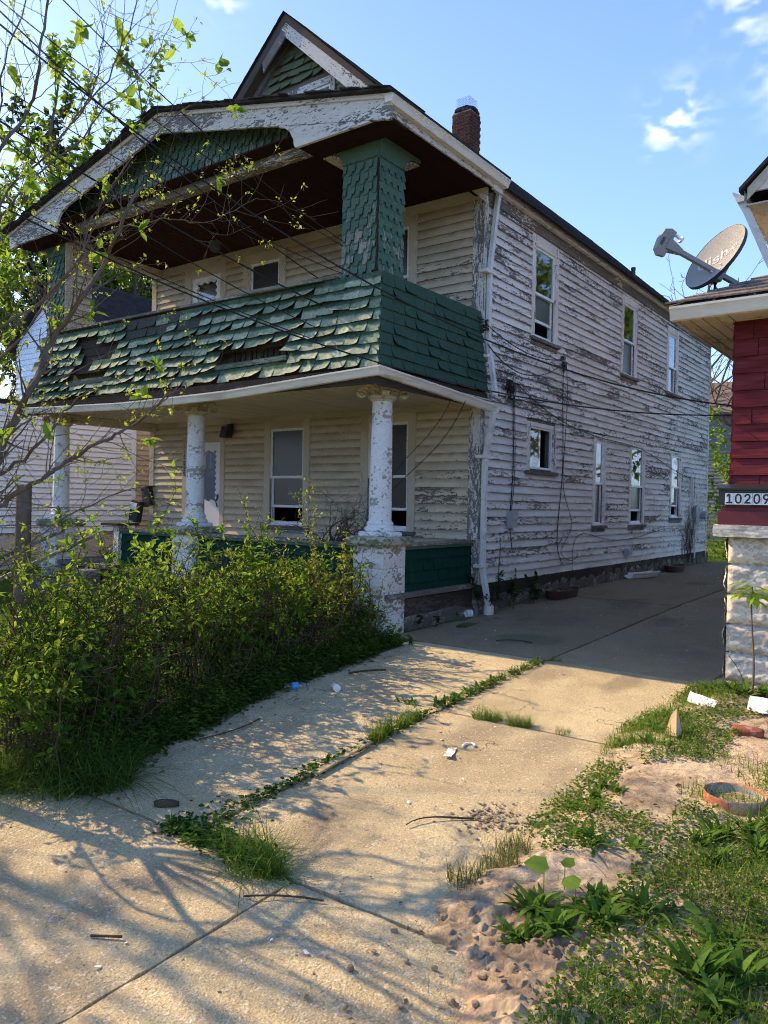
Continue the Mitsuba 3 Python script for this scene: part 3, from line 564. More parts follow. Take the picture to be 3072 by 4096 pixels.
# ------------------------------------------------------------------ lower porch
for cx, st in ((-.27, 1), (-3.845, 1), (-7.57, 1)):
    P = nk(H + '__plinth'); mb = MB(); z = -.12
    blocks = [(-.12, .19), (.195, .48), (.485, .77), (.775, 1.045)]
    m = trimesh.creation.box((.43, .43, 1.16)); put(P, (np.array(m.vertices) + A(cx, -2.0, .46), np.array(m.faces)), M['pierpaint'], number=False)
    for z0, z1 in blocks:
        m = trimesh.creation.box((.47, .47, z1 - z0)); 
        for _ in range(3): m = m.subdivide()
        v = np.array(m.vertices); n = v.copy(); q = v + A(cx * 3, 0, z0 * 5)
        face = np.maximum(np.abs(v[:, :2]).max(1) > .23, 0); edge = np.minimum(1, np.minimum(np.abs(np.abs(v[:, 2]) - (z1 - z0) / 2), .235 - np.abs(v[:, :2]).min(1) + 1e-3) * 14)
        dd = (meshkit.fbm(q * 9, 3, 2) - .35) * .06 * np.clip(edge, 0, 1)
        v[:, :2] += np.sign(v[:, :2]) * (np.abs(v[:, :2]) > .23) * dd[:, None]
        put(P + '__block', (v + A(cx, -2.0, .5 * (z0 + z1)), np.array(m.faces)), M['pierpaint'], 35)
    v, f = lathe([(.0, 1.045), (.40, 1.045), (.437, 1.075), (.437, 1.135), (.40, 1.168), (0, 1.17)], (0, 0, 0), 4); v = rotz(v, 45); 
    put(P + '__cap', (v + A(cx, -2.0, 0), f), M['cap'])
    C = nk(H + '__column'); prof = [(.0, 1.225), (.185, 1.225), (.198, 1.245), (.195, 1.27), (.168, 1.285), (.162, 1.30), (.172, 1.318), (.170, 1.34), (.150, 1.352), (.1435, 1.37)] + [(.1435 - .016 * t ** 1.6, 1.37 + t * 1.36) for t in np.linspace(0, 1, 16)] + [(.1275, 2.735), (.133, 2.745), (.133, 2.76), (.127, 2.77), (.1265, 2.86)]
    v, f = lathe(prof, (0, 0, 0), 28); put(C, (v + A(cx, -2.0, 0), f), M['colpaint'], 35, number=False)
    v, f = lathe([(0, 1.17), (.285, 1.17), (.29, 1.19), (.275, 1.223), (0, 1.226)], (0, 0, 0), 8); v = rotz(v, 22.5); put(C + '__base', (v + A(cx, -2.0, 0), f), M['colpaint'])
    mb = MB(); v, f = lathe([(.1265, 2.86), (.15, 2.865), (.155, 2.88), (.145, 2.893), (.165, 2.905), (.168, 2.93), (.14, 2.945), (.13, 2.99), (.14, 3.03), (.15, 3.05), (0, 3.05)], (0, 0, 0), 28); mb.add(v + A(cx, -2.0, 0), f)
    for k in range(20):
        a = k * math.pi / 10; s = trimesh.creation.icosphere(1, .021); mb.add(np.array(s.vertices) * A(1, 1, 1.3) + A(cx + .163 * math.cos(a), -2.0 + .163 * math.sin(a), 2.918), s.faces)
    b = abox(cx - .20, cx + .20, -2.2, -1.8, 3.035, 3.065); mb.add(b[0], b[1])
    for k in range(4):
        a = math.pi / 4 + k * math.pi / 2; e = A(math.cos(a), math.sin(a), 0); sd = A(-math.sin(a), math.cos(a), 0)
        arm = [(.13, 2.94), (.145, 2.985), (.175, 3.015), (.215, 3.03), (.255, 3.028)]
        sp = [(.262 + .062 * (1 - t * .85) * math.cos(1.55 - t * 11), 2.965 + .062 * (1 - t * .85) * math.sin(1.55 - t * 11)) for t in np.linspace(0, 1, 22)]
        pts = [A(cx, -2.0, 0) + e * r + A(0, 0, z) for r, z in arm + sp]
        for o in (-.028, .0, .028): mb.add(*tube([p + sd * o for p in pts], np.r_[np.full(len(arm), .019), np.linspace(.019, .012, len(sp))], 7))
        b = k * math.pi / 2; e2 = A(math.cos(b), math.sin(b), 0); s2 = A(-math.sin(b), math.cos(b), 0)
        for s in (-1, 1):
            sp = [(.045 + .032 * (1 - t * .8) * math.cos(3.6 - t * 9), 2.995 + .032 * (1 - t * .8) * math.sin(3.6 - t * 9)) for t in np.linspace(0, 1, 14)]
            pts = [A(cx, -2.0, 0) + e2 * .15 + s2 * (s * .02) + A(0, 0, 2.94)] + [A(cx, -2.0, 0) + e2 * .165 + s2 * (s * r) + A(0, 0, z) for r, z in sp]
            mb.add(*tube(pts, .011, 6))
        s = trimesh.creation.icosphere(1, .04); mb.add(np.array(s.vertices) * A(1, 1, .8) + A(cx, -2.0, 3.03) + e2 * .19, s.faces)
    mb.put(C + '__capital', M['stucco'], 40)
# porch floor, skirts, ceilings
board(H + '__porch_floor', abox(LX, .0, -2.2, -.0, .38, .45, .8), M['greywood'])
def rail(F, a0, a1, nm, d):
    Rl = nk(H + '__porch_rail'); board(Rl, F.box(a0, a1, .36, 1.02, d - .06, d - .02, .8), M['darkwood'])
    board(Rl + '__cap', F.box(a0, a1, 1.035, 1.075, d - .12, d + .055, .7), M['greywood'])
    board(Rl + '__top_board', F.box(a0 + .001, a1 - .001, .995, 1.034, d - .03, d + .03, .1), M['greenw'])
    z = .40; k = 0
    while z < .98:
        a = a0 - (.12 if k % 2 else 0)
        while a < a1 - .01:
            w = R.uniform(.22, .25); b0, b1 = max(a, a0), min(a + w, a1)
            if b1 - b0 > .02: shingle(F.p(b0, min(z + .175, 1.0), d - .015), F.U * (b1 - b0 - .008), A(0, R.uniform(-.004, .004), z - min(z + .175, 1.0)), F.N, R.uniform(0, .02), .008, None, 2, 2, R.choice([-1, 1])).put(Rl + '__shingle', M['asphd'], 40)
            a += w
        z += .153; k += 1
FP = Fr((0, -2.08, 0), (1, 0, 0), (0, -1, 0)); SP = Fr((-.10, 0, 0), (0, 1, 0), (1, 0, 0))
rail(SP, -1.76, -.05, 'side', .04); rail(FP, -3.6, -.52, 'front', .03); rail(FP, -5.55, -4.09, 'front', .03)
board(H + '__skirt_board', SP.box(-1.765, -.03, .10, .36, -.05, .05, .6), M['darkwood'])
board(H + '__skirt_board', FP.box(-7.3, -.51, .10, .36, -.05, .03, .6), M['darkwood'])
v, f = rock((.16, 1.85, .34), 3.3, 4, .25); put(H + '__porch_footing', (v + A(-.10, -.85, .0), f), M['found'], 40)
for i, x in enumerate(np.arange(LX - .08, .12, .11)):
    b = abox(x, x + .1075, -2.60, -.036, 3.075 + R.uniform(0, .0015), 3.093, .1); board(H + '__porch_ceiling__board' if i else H + '__porch_ceiling', b, M['soffit'])
for i, x in enumerate(np.arange(LX - .30, .27, .09)):
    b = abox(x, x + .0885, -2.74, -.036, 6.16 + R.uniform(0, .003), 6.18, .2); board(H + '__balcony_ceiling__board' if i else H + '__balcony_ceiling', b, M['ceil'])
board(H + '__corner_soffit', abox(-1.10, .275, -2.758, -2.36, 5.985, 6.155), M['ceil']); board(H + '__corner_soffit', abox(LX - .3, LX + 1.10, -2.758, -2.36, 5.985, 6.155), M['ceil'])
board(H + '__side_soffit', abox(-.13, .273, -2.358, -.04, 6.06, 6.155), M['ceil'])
board(H + '__side_beam', abox(LX + .15, LX + .30, -1.82, -.04, 6.0, 6.155, .3), M['trimcream'])
board(H + '__lower_beam', abox(LX, LX + .2, -2.2, -.04, 2.93, 3.07, .2), M['trimcream'])
# left end post and stair rail
board(H + '__stair_post', abox(-5.72, -5.56, -2.16, -2.0, .0, 1.12, .5), M['white']); board(H + '__stair_post__cap', abox(-5.86, -5.42, -2.30, -1.86, 1.121, 1.16, .8), M['darkwood'])
board(H + '__stair_rail', obox((-6.05, -2.2, .95), (-.0, -1.9, -.75), (.04, 0, 0), (0, .03, .075), .5), M['greywood'])
board(H + '__stair_rail', obox((-7.15, -2.2, .95), (-.0, -1.9, -.75), (.04, 0, 0), (0, .03, .075), .5), M['greywood'])
for k in range(3): board(H + '__step', abox(-7.2, -6.0, -2.5 - .28 * k, -2.2 - .28 * k, -.2, .36 - .14 * k, .6), M['greywood'])
# ------------------------------------------------------------------ pediment, barge boards, roofs
def mirror(pts): return [(2 * RX - x, z) for x, z in pts][::-1]
fas = [(RX + .004, 7.15), (.36, PZ(.36)), (.36, PZ(.36) - .283), (RX + .004, 6.868)]
brk = [(.36, 5.972), (-1.10, 5.972), (-1.125, 6.0), (-1.14, 6.08), (-1.20, 6.19), (-1.29, 6.265), (-1.42, 6.312), (-1.40, PZ(-1.40) - .289), (.30, PZ(.30) - .289)]
for sd in (0, 1):
    for nm, pl in (('barge_board', fas), ('barge_bracket', brk)):
        pp = mirror(pl) if sd else pl
        v, f = slabxz(Polygon(pp).buffer(0), -2.80, -2.76); put(H + '__' + nm, (v, f), M['barge'], uv=wuv(v, unit((1, 0, -.227 if not sd else .227)), (0, 0, 1), .46))
    cr = [(RX, 7.152), (.40, PZ(.40) + .002), (.40, PZ(.40) - .05), (RX, 7.10)]; cr = mirror(cr) if sd else cr
    v, f = slabxz(Polygon(cr), -2.825, -2.801); put(H + '__crown_moulding', (v, f), M['barge'], uv=wuv(v, (1, 0, 0), (0, 0, 1), .3))
    rf = [(RX, 7.155), (.42, PZ(.42) + .004), (.42, PZ(.42) + .03), (RX, 7.19)]; rf = mirror(rf) if sd else rf
    v, f = slabxz(Polygon(rf), -2.90, .0); P = put(H + '__porch_roof', (v, f), M['roof'])
    for k in range(30):                                          # ragged shingle ends along the verge
        t0 = k / 30; xa, xb = (.43 + (RX - .43) * t0, .43 + (RX - .43) * (t0 + 1 / 30)); za, zb = PZ(xa) + .032, PZ(xb) + .036
        if sd: xa, xb = 2 * RX - xa, 2 * RX - xb
        ov = R.uniform(-2.96, -2.90); q = np.array([[xa, ov, za], [xb, ov + R.uniform(-.02, .02), zb], [xb, -2.2, zb], [xa, -2.2, za]]); q2 = q + A(0, 0, .014)
        put(P + '__verge_shingle', (np.vstack([q, q2]), np.array([[0, 1, 2, 3], [4, 5, 6, 7], [0, 1, 5, 4], [1, 2, 6, 5], [3, 0, 4, 7]])), M['roof'])
    P = nk(H + '__roof'); sgn = -1 if sd else 1
    x1 = RX + sgn * 4.02; th = .10
    pl = [(RX, 9.91), (x1, RZ(x1) - .01), (x1, RZ(x1) - .07), (RX, 9.85 - th)]
    v, f = slabxz(Polygon(pl), -.26, DY + .25); put(P, (v, f), M['darkwood'], number=False)
    n = 30
    for k in range(n):                                           # shingle courses
        xa = RX + sgn * (4.07 * (n - k) / n); xb = RX + sgn * max(0, 4.07 * (n - k - 1.25) / n); ys = np.linspace(-.31, DY + .28, 30)
        lo = np.array([[xa + sgn * R.uniform(-.006, .006), y, RZ(xa) + .012] for y in ys]); hi = np.array([[xb, y, RZ(xb) + .002] for y in ys]); ed = lo - A(0, 0, .016)
        q = np.arange(29); V = np.vstack([lo, hi, ed]); Fc = np.vstack([np.stack([q, q + 1, q + 31, q + 30], -1), np.stack([q, q + 60, q + 61, q + 1], -1)])
        put(P + '__shingle_course', (V, Fc), M['roof'])
# rakes of the main gable
rk = [(RX + .003, 9.80), (RX + 4.0, 9.80 - .918 * 4.0), (RX + 4.0, 9.80 - .918 * 4.0 - .30), (RX + .003, 9.50)]
v, f = slabxz(Polygon(rk), -.25, -.22); put(H + '__rake_board', (v, f), M['barge'], uv=wuv(v, unit((1, 0, -.94)), unit((.94, 0, 1)), .5))
rk2 = [(RX + .003, 9.78), (RX + 3.9, 9.78 - .918 * 3.9), (RX + 3.9, 9.78 - .918 * 3.9 - .14), (RX + .003, 9.64)]
v, f = slabxz(Polygon(rk2), -.045, -.001); put(H + '__rake_trim', (v, f), M['barge'], uv=wuv(v, unit((1, 0, -.94)), unit((.94, 0, 1)), .9))
v, f = slabxz(Polygon(mirror(rk2)), -.045, -.001); put(H + '__rake_trim', (v, f), M['barge'], uv=wuv(v, unit((1, 0, .94)), unit((.94, 0, 1)), .9))
lk = mirror([(RX + .003, 9.80), (RX + .55, 9.80 - .918 * .55), (RX + .52, 9.80 - .918 * .52 - .26), (RX + .003, 9.50)])
v, f = slabxz(Polygon(lk), -.25, -.22); put(H + '__rake_board', (v, f), M['barge'], uv=wuv(v, unit((1, 0, .94)), unit((.94, 0, 1)), .8))
lk = mirror([(RX + .5, 9.81 - .918 * .5), (RX + 4.0, 9.81 - .918 * 4.0), (RX + 4.0, 9.75 - .918 * 4.0), (RX + .5, 9.75 - .918 * .5)])
v, f = slabxz(Polygon(lk), -.25, -.22); put(H + '__rake_edge', (v, f), M['barge'], uv=wuv(v, unit((1, 0, .94)), unit((.94, 0, 1)), .9))
# gable shingles (some warped loose) and tympanum shingles of the porch
def plain_rows(holder, F, a0, a1, z0, z1, ex, wid, top, ms, ops=(), name='shingle'):
    z = z0; k = 0
    while z < z1:
        a = a0 - (wid * .45 if k % 2 else 0)
        while a < a1:
            w = wid * R.uniform(.85, 1.15); b0, b1 = max(a, a0), min(a + w, a1); c = .5 * (b0 + b1)
            zt = min(z + ex * 1.3, top(b0), top(b1))
            if b1 - b0 > .03 and zt > z + .03 and not any(o0 < c < o1 and q0 < z + ex * .5 < q1 for o0, o1, q0, q1 in ops):
                edge = min(top(b0), top(b1)) < z + ex * 1.4
                cu = R.uniform(.03, .075) if (abs(c - RX) < .6 and 8.66 < z < 9.25) else R.uniform(0, .012)
                shingle(F.p(b0, zt, .003), F.U * (b1 - b0 - .005), A(0, 0, z - zt), F.N, cu, .007, None, 3, 3, R.choice([-1, 1])).put(holder + '__' + name, ms[1] if (c > RX + .55 and (edge or R.random() < .5)) else ms[0], 50)
            a += w
        z += ex; k += 1
plain_rows(H + '__front_wall', FW, LX + 1.5, 0 - 1.5, 7.3, 9.5, .135, .24, lambda x: 9.63 - .918 * abs(x - RX), (M['olive'], M['olivel']), [(-4.78, -2.86, 7.5, 8.72)], 'gable_shingle')
TY = H + '__tympanum'; v, f = slabxz(Polygon([(LX + .9, 6.2), (-.9, 6.2), (-.9, PZ(-.9)), (RX, 7.14), (LX + .9, PZ(-.9))]), -2.45, -2.42); put(TY, (v, f), M['darkwood'])
wave_rows(TY, Fr((0, -2.452, 0), (1, 0, 0), (0, -1, 0)), LX + 1.0, -1.0, 6.29, 7.12, .135, .15, M['greenw'], top=lambda x: PZ(x) - .02, ladd=lambda a, z: .1 if z > 6.45 else .42)
board(H + '__porch_beam', abox(LX + 1.2, -1.20, -2.50, -2.34, 6.06, 6.19, .55), M['barge']); board(H + '__porch_beam__moulding', abox(LX + 1.22, -1.22, -2.54, -2.34, 6.191, 6.285, .1), M['trimcream'])
# ------------------------------------------------------------------ gutters and downspouts
KP = [(0, .10), (0, 0), (.066, 0), (.078, .018), (.085, .045), (.10, .072), (.112, .085), (.112, .103), (.100, .103)]
def gsweep(path, prof):
    p = np.asarray(path, float); sg = np.diff(p, axis=0); sg[:, 2] = 0; sg /= np.linalg.norm(sg, axis=1, keepdims=True); o = np.cross(sg, A(0, 0, 1))
    om = [o[0]] + [(o[i] + o[i + 1]) / (1 + o[i] @ o[i + 1]) for i in range(len(o) - 1)] + [o[-1]]
    pr = np.array(prof); m = len(pr); n = len(p)
    v = (p[:, None] + pr[None, :, 0:1] * np.array(om)[:, None] + pr[None, :, 1:2] * A(0, 0, 1)).reshape(-1, 3)
    i, j = np.meshgrid(np.arange(n - 1), np.arange(m - 1), indexing='ij'); f = np.stack([i * m + j, (i + 1) * m + j, (i + 1) * m + j + 1, i * m + j + 1], -1).reshape(-1, 4)
    return v, f
gx = np.linspace(LX - .22, .12, 14); gz = np.interp(gx, [-7.9, -6.5, -4.66, -2.41, -1.2, .12], [3.03, 2.985, 2.935, 2.955, 3.01, 3.075])
path = [(LX - .22, .0, 3.0)] + [(x, -2.625, z) for x, z in zip(gx, gz)] + [(.12, -1.2, 3.0), (.12, .14, 2.925)]
v, f = gsweep(path, KP); GP = put(H + '__porch_gutter', (v, f), M['gutter'], 35)
b = obox((.118, .138, 2.923), (.113, 0, 0), (0, 0, .104), (0, .004, 0)); board(GP + '__end_cap', b, M['gutter'])
board(H + '__porch_fascia', abox(LX - .21, .10, -2.622, -2.60, 2.99, 3.19, .9), M['darkwood']); board(H + '__porch_fascia', abox(.098, .118, -2.62, -.0, 2.97, 3.19, .9), M['darkwood'])
v, f = gsweep([(.30, -2.83, 6.105), (.30, .02, 6.085)], KP); EG = put(H + '__eave_gutter', (v, f), M['gutter'], 35); board(EG + '__end_cap', obox((.30, -2.832, 6.105), (.112, 0, 0), (0, 0, .1), (0, -.003, 0)), M['gutter'])
v, f = gsweep([(.052, .16, 6.155), (.052, 6.0, 6.16), (.052, DY + .1, 6.165)], KP); MG = put(H + '__main_gutter', (v, f), M['gutterw'], 35); board(MG + '__end_cap', obox((.05, .158, 6.155), (.112, 0, 0), (0, 0, .1), (0, -.003, 0)), M['gutterw'])
for y in np.arange(1.0, DY, 1.05):
    vv, ff = gsweep([(.052, y, 6.158), (.052, y + .012, 6.158)], [(a * 1.03 + .001, z * 1.02 - .003) for a, z in KP[1:]]); put(MG + '__strap', (vv, ff), M['greywood'], uv=np.full((len(vv), 2), 95.0))
board(H + '__eave_fascia', abox(.272, .298, -2.758, -.27, 6.02, 6.15, .4), M['barge'])
board(H + '__eave_fascia', abox(.262, .30, -.268, -.0, 6.0, 6.16, .3), M['barge'])
def spout(key, pts, m, w=.075, t=.055):
    mb = MB(); p = [A(*q) for q in pts]
    for a, b in zip(p[:-1], p[1:]):
        d = unit(b - a); s = A(0, 1, 0) if abs(d[1]) < .8 else A(1, 0, 0); s = unit(s - d * (s @ d)); q = np.cross(d, s); o = a - s * w / 2 - q * t / 2 - d * .01; L = np.linalg.norm(b - a) + .02
        mb.add(*obox(o, d * L, s * w, q * t))
        for k in (-1, 1): mb.add(*obox(a + s * (k * w * .27 - .006) + q * (t / 2 if q[0] > 0 or q[1] < 0 else -t / 2 - .006), d * L, s * .012, q * .006))
    return mb.put(key, m)
DS = spout(H + '__downspout', [(.105, .24, 6.15), (.10, .21, 6.02), (.075, .09, 5.12), (.075, .07, 5.0), (.075, .07, 3.95), (.20, .06, 3.28), (.21, .05, 3.17)], M['gutterw'])
board(DS + '__strap', SW.box(-.10, .16, 4.93, 4.975, 0, .12), M['gutterw']); board(DS + '__strap', SW.box(-.03, .14, 3.72, 3.76, 0, .12), M['gutterw'])
DS = spout(H + '__downspout', [(.17, .09, 2.93), (.16, .09, 2.80), (.075, .06, 2.30), (.072, .05, 2.2), (.072, .05, .62), (.16, .08, .16), (.17, .08, .1)], M['gutterw'], .085, .06)
for z in (2.26, .68): board(DS + '__strap', SW.box(-.10, .15, z, z + .045, 0, .11), M['gutterw'])
v, f = lathe([(.075, -.08), (.075, .13), (.066, .13), (.066, .0)], (.17, .08, 0), 16); put(DS + '__drain_pipe', (v, f), M['gutter'], 30)
# ------------------------------------------------------------------ chimney
CH = nk(H + '__chimney'); cx0, cx1, cy0, cy1 = -3.72, -3.25, 5.0, 5.46; cz0, cz1 = 9.0, 10.33
board(CH, abox(cx0 + .012, cx1 - .012, cy0 + .012, cy1 - .012, cz0, cz1), M['mortar'])
z = 9.12; k = 0
while z < cz1 - .03:
    for F, a0, a1 in ((Fr((0, cy0, 0), (1, 0, 0), (0, -1, 0)), cx0, cx1), (Fr((cx1, 0, 0), (0, 1, 0), (1, 0, 0)), cy0, cy1), (Fr((cx0, 0, 0), (0, 1, 0), (-1, 0, 0)), cy0, cy1)):
        a = a0 - (.11 if (k + (F.U[1] > 0)) % 2 else 0)
        while a < a1 - .02:
            b0, b1 = max(a, a0) + .004, min(a + .205, a1 + .001) - .004
            if b1 - b0 > .03 and R.random() < .97: board(CH + '__brick', F.box(b0, b1, z, z + .062, -.02, R.uniform(-.004, .010)), M['brick'])
            a += .215
    z += .074; k += 1
v, f = rock((.50, .50, .14), 4.0, 3, .18); put(CH + '__crown', (v + A(-3.485, 5.23, 10.38), f), M['soot'], 40)
board(CH + '__flashing', abox(cx0 - .012, cx1 + .012, cy0 - .012, cy1 + .015, 8.9, 9.36), M['tar'])
mb = MB(); q0, q1, z0, z1 = (-3.65, 5.06), (-3.32, 5.40), 10.42, 10.66
for t in np.linspace(0, 1, 10):
    x, y = q0[0] + (q1[0] - q0[0]) * t, q0[1] + (q1[1] - q0[1]) * t
    for pts in ([(x, q0[1], z0), (x, q0[1], z1)], [(x, q1[1], z0), (x, q1[1], z1)], [(q0[0], y, z0), (q0[0], y, z1)], [(q1[0], y, z0), (q1[0], y, z1)], [(x, q0[1], z1), (x, q1[1], z1)], [(q0[0], y, z1), (q1[0], y, z1)]): mb.add(*tube(pts, .0014, 3, False))
for z in np.linspace(z0, z1, 7): mb.add(*tube([(q0[0], q0[1], z), (q1[0], q0[1], z), (q1[0], q1[1], z), (q0[0], q1[1], z), (q0[0], q0[1], z)], .0014, 3, False))
mb.put(CH + '__wire_cage', M['mesh'])
v, f = lathe([(.05, 6.2), (.05, 7.25), (.056, 7.25), (.056, 7.30), (.0, 7.30)], (-.75, 8.5, 0), 12); put(H + '__vent_pipe', (v, f), M['tar'], 30)

# ================================================================== GROUND, PAVING
def sput(name, mesh, m, label=None, smooth=False, kind='structure', uv=None):
    k = put(name, mesh, m, smooth, uv=uv); return tag(k, label or name.replace('_', ' '), None, None, kind)
v, f = grid(-70, 70, -40, 90, 70, 65, lambda x, y: G(x, y) - .05)
sput('ground', (v, f), M['lawn'], 'earth and rough grass around the houses', True)
def yard_h(x, y): return G(x, y) - .03 + .05 * meshkit.fbm(np.stack([x * 1.3, y * 1.3, x * 0], -1), 3, 4)
v, f = grid(-14, .45, -7.0, .0, 120, 60, yard_h); sput('front_yard', (v, f), M['lawn'], 'overgrown front yard behind the hedge', True)
DR = struct('driveway', 'cracked concrete driveway between the houses'); SWK = struct('pavement', 'concrete pavement along the street')
def slab(key, x0, x1, y0, y1, m, res=.07, tilt=0.0):
    nx, ny = max(2, int((x1 - x0) / res)), max(2, int((y1 - y0) / res))
    v, f = grid(x0, x1, y0, y1, nx, ny, lambda x, y: G(x, y)); v = v.reshape(nx + 1, ny + 1, 3)
    e = lambda n, a: (meshkit.fbm(np.stack([np.linspace(0, (x1 - x0 + y1 - y0) * 9, n), np.full(n, a), np.full(n, x0)], -1), 3, 6) - .5) * .022
    v[0, :, 0] += e(ny + 1, 1.); v[-1, :, 0] += e(ny + 1, 2.); v[:, 0, 1] += e(nx + 1, 3.); v[:, -1, 1] += e(nx + 1, 4.)
    X, Y = v[..., 0], v[..., 1]
    v[..., 2] += (meshkit.fbm(np.stack([X * 1.2, Y * 1.2, X * 0 + x0], -1), 3, 8) - .5) * .016 + (meshkit.fbm(np.stack([X * 7, Y * 7, X * 0], -1), 2, 9) - .5) * .006 + tilt
    v[0, :, 2] -= .008; v[-1, :, 2] -= .008; v[:, 0, 2] -= .008; v[:, -1, 2] -= .008
    per = np.vstack([v[:, 0], v[-1, 1:], v[-2::-1, -1], v[0, -2::-1]]); lo = per - A(0, 0, .07); n = len(per); q = np.arange(n - 1)
    mb = MB().add(v.reshape(-1, 3), f).add(np.vstack([per, lo]), np.stack([q, q + n, q + n + 1, q + 1], -1)); mb.put(key, m, True)
jy = [-6.94, -4.27, -2.12, 2.7, 7.6, 13.2]
for a, b in zip(jy[:-1], jy[1:]):
    m = M['conc'] if b < 0 else M['concd']; rs = .07 if b < 0 else .14
    slab(DR + '__slab', .30 if b < 0 else .02, 2.088, a + .012, b - .006, m, rs, R.uniform(-.01, .004)); slab(DR + '__slab', 2.112, 3.74, a + .012, b - .006, m, rs, R.uniform(-.004, .004))
for a, b in ((-9, -6), (-6, -3), (-3, -.02), (.0, 2.93), (2.942, 5.9), (5.92, 9)): slab(SWK + '__slab', a, b - .004, -8.55, -6.955, M['conc'], .06 if -.1 < a < 5 else .3, R.uniform(-.004, .004))
slab(DR + '__apron_slab', -3, 2.9, -10.5, -8.57, M['conc'], .3); slab(DR + '__apron_slab', 2.95, 9, -10.5, -8.57, M['conc'], .3)
v, f = grid(-.4, 3.9, -7.1, 13, 30, 120, lambda x, y: G(x, y) - .032); sput('joint_soil', (v, f), M['soil'], 'dark soil in the joints of the concrete', True)
# the eroded bank of earth on the right
bl = lambda y: -.10 + np.interp(y, [-8, -7.3, -7.0, -6.68, -6.1, -5.6, -4.7, -4.1, -3.2, -2.2], [4.55, 4.15, 3.85, 3.62, 3.76, 3.74, 3.74, 3.62, 3.72, 3.78])
def bank_h(x, y):
    q = np.stack([x, y, x * 0], -1); w = (meshkit.fbm(q * 5, 3, 3) - .5) * .35
    e = np.clip((x - bl(y) + w * .75 + .10) / .5, 0, 1); e = e * e * (3 - 2 * e)
    er = np.clip((-6.3 - y) / .5, 0, 1)
    clod = (.5 - np.abs(meshkit.fbm(q * 13, 4, 5) - .5) * 4) * .014 * er + (meshkit.fbm(q * 30, 3, 11) - .5) * (.02 + .055 * er) + (meshkit.fbm(q * 2.2, 3, 12) - .5) * .09
    return G(x, y) - .022 + e * (.10 - .055 * np.clip((4.35 - x) / .4, 0, 1) * er + clod + .035 * np.clip(x - 4, 0, 3)) + (1 - e) * -.01
v, f = grid(3.2, 6.6, -8.0, -1.9, 230, 400, bank_h); sput('dirt_bank', (v, f), M['soil'], 'eroded bank of bare earth beside the driveway', True)
def gz(x, y):
    x = np.asarray(x, float); y = np.asarray(y, float)
    return np.where(x > bl(y) - .1, np.maximum(bank_h(x, y), G(x, y)), G(x, y))

# ================================================================== PLANTS
def strips(B, az, L, W, lean, droop, col, seg=3, prof='blade', fold=0.0):
    B = np.asarray(B, float); n = len(B); t = np.linspace(0, 1, seg + 1)
    L, W, lean, droop, az = (np.broadcast_to(np.asarray(q, float), (n,)) for q in (L, W, lean, droop, az))
    hor = L[:, None] * (np.sin(lean)[:, None] * t + droop[:, None] * .6 * t ** 2); ver = L[:, None] * (np.cos(lean)[:, None] * t - droop[:, None] * .55 * t ** 2)
    c = B[:, None, :] + np.stack([hor * np.cos(az)[:, None], hor * np.sin(az)[:, None], ver], -1)
    w = (1 - t * .97) ** .8 if prof == 'blade' else np.sin(np.pi * np.clip(t, .02, .985) ** .75) ** .8
    s = np.stack([-np.sin(az), np.cos(az), az * 0], -1)[:, None, :] * (W[:, None] * w * .5)[..., None]
    v = np.stack([c - s, c + s], 2).reshape(n, -1, 3); v[..., 2] += 0
    k = np.arange(seg) * 2; f = np.stack([k, k + 1, k + 3, k + 2], -1); f = np.vstack([f[:, [0, 1, 2]], f[:, [0, 2, 3]]])
    m = 2 * (seg + 1); F = (f[None] + (np.arange(n) * m)[:, None, None]).reshape(-1, 3)
    return v.reshape(-1, 3), F, np.repeat(np.asarray(col, float), m, 0)
def leaves(P, D, N, S, asp, col, big=False):
    """P base, D direction, N upper side, S length, asp width/length"""
    P, D, N = (np.asarray(q, float) for q in (P, D, N)); n = len(P); S = np.broadcast_to(S, (n,)); asp = np.broadcast_to(asp, (n,))
    D = D / (np.linalg.norm(D, axis=1, keepdims=True) + 1e-9); X = np.cross(D, N); X /= np.linalg.norm(X, axis=1, keepdims=True) + 1e-9; N = np.cross(X, D)
    if big: o = np.array([(0, 0, 0), (.5, 0, -.03), (1, 0, -.16), (.22, .40, .06), (.68, .36, .0), (.22, -.40, .06), (.68, -.36, .0)]); f = np.array([(0, 3, 1), (3, 4, 1), (4, 2, 1), (0, 1, 5), (5, 1, 6), (6, 1, 2)])
    else: o = np.array([(0, 0, 0), (.42, .46, .06), (1, 0, -.1), (.42, -.46, .06)]); f = np.array([(0, 1, 2), (0, 2, 3)])
    v = P[:, None] + (o[None, :, 0:1] * D[:, None] + o[None, :, 1:2] * asp[:, None, None] * X[:, None] + o[None, :, 2:3] * N[:, None]) * S[:, None, None]
    m = len(o); return v.reshape(-1, 3), (f[None] + (np.arange(n) * m)[:, None, None]).reshape(-1, 3), np.repeat(np.asarray(col, float), m, 0)
def lcol(n, a, b, sp=.25, seed=None):
    t = rng.random((n, 1)); c = np.array(a) * (1 - t) + np.array(b) * t; return c * (1 + sp * (rng.random((n, 1)) - .5))
def cput(key, parts, m, smooth=False):
    mb = MB()
    for v, f, c in parts: mb.add(v, f, None, c)
    v, f, t, c = mb.arr(); return put(key, (v, f), m, smooth, color=c)
GR1, GR2 = (.06, .125, .016), (.22, .32, .055)
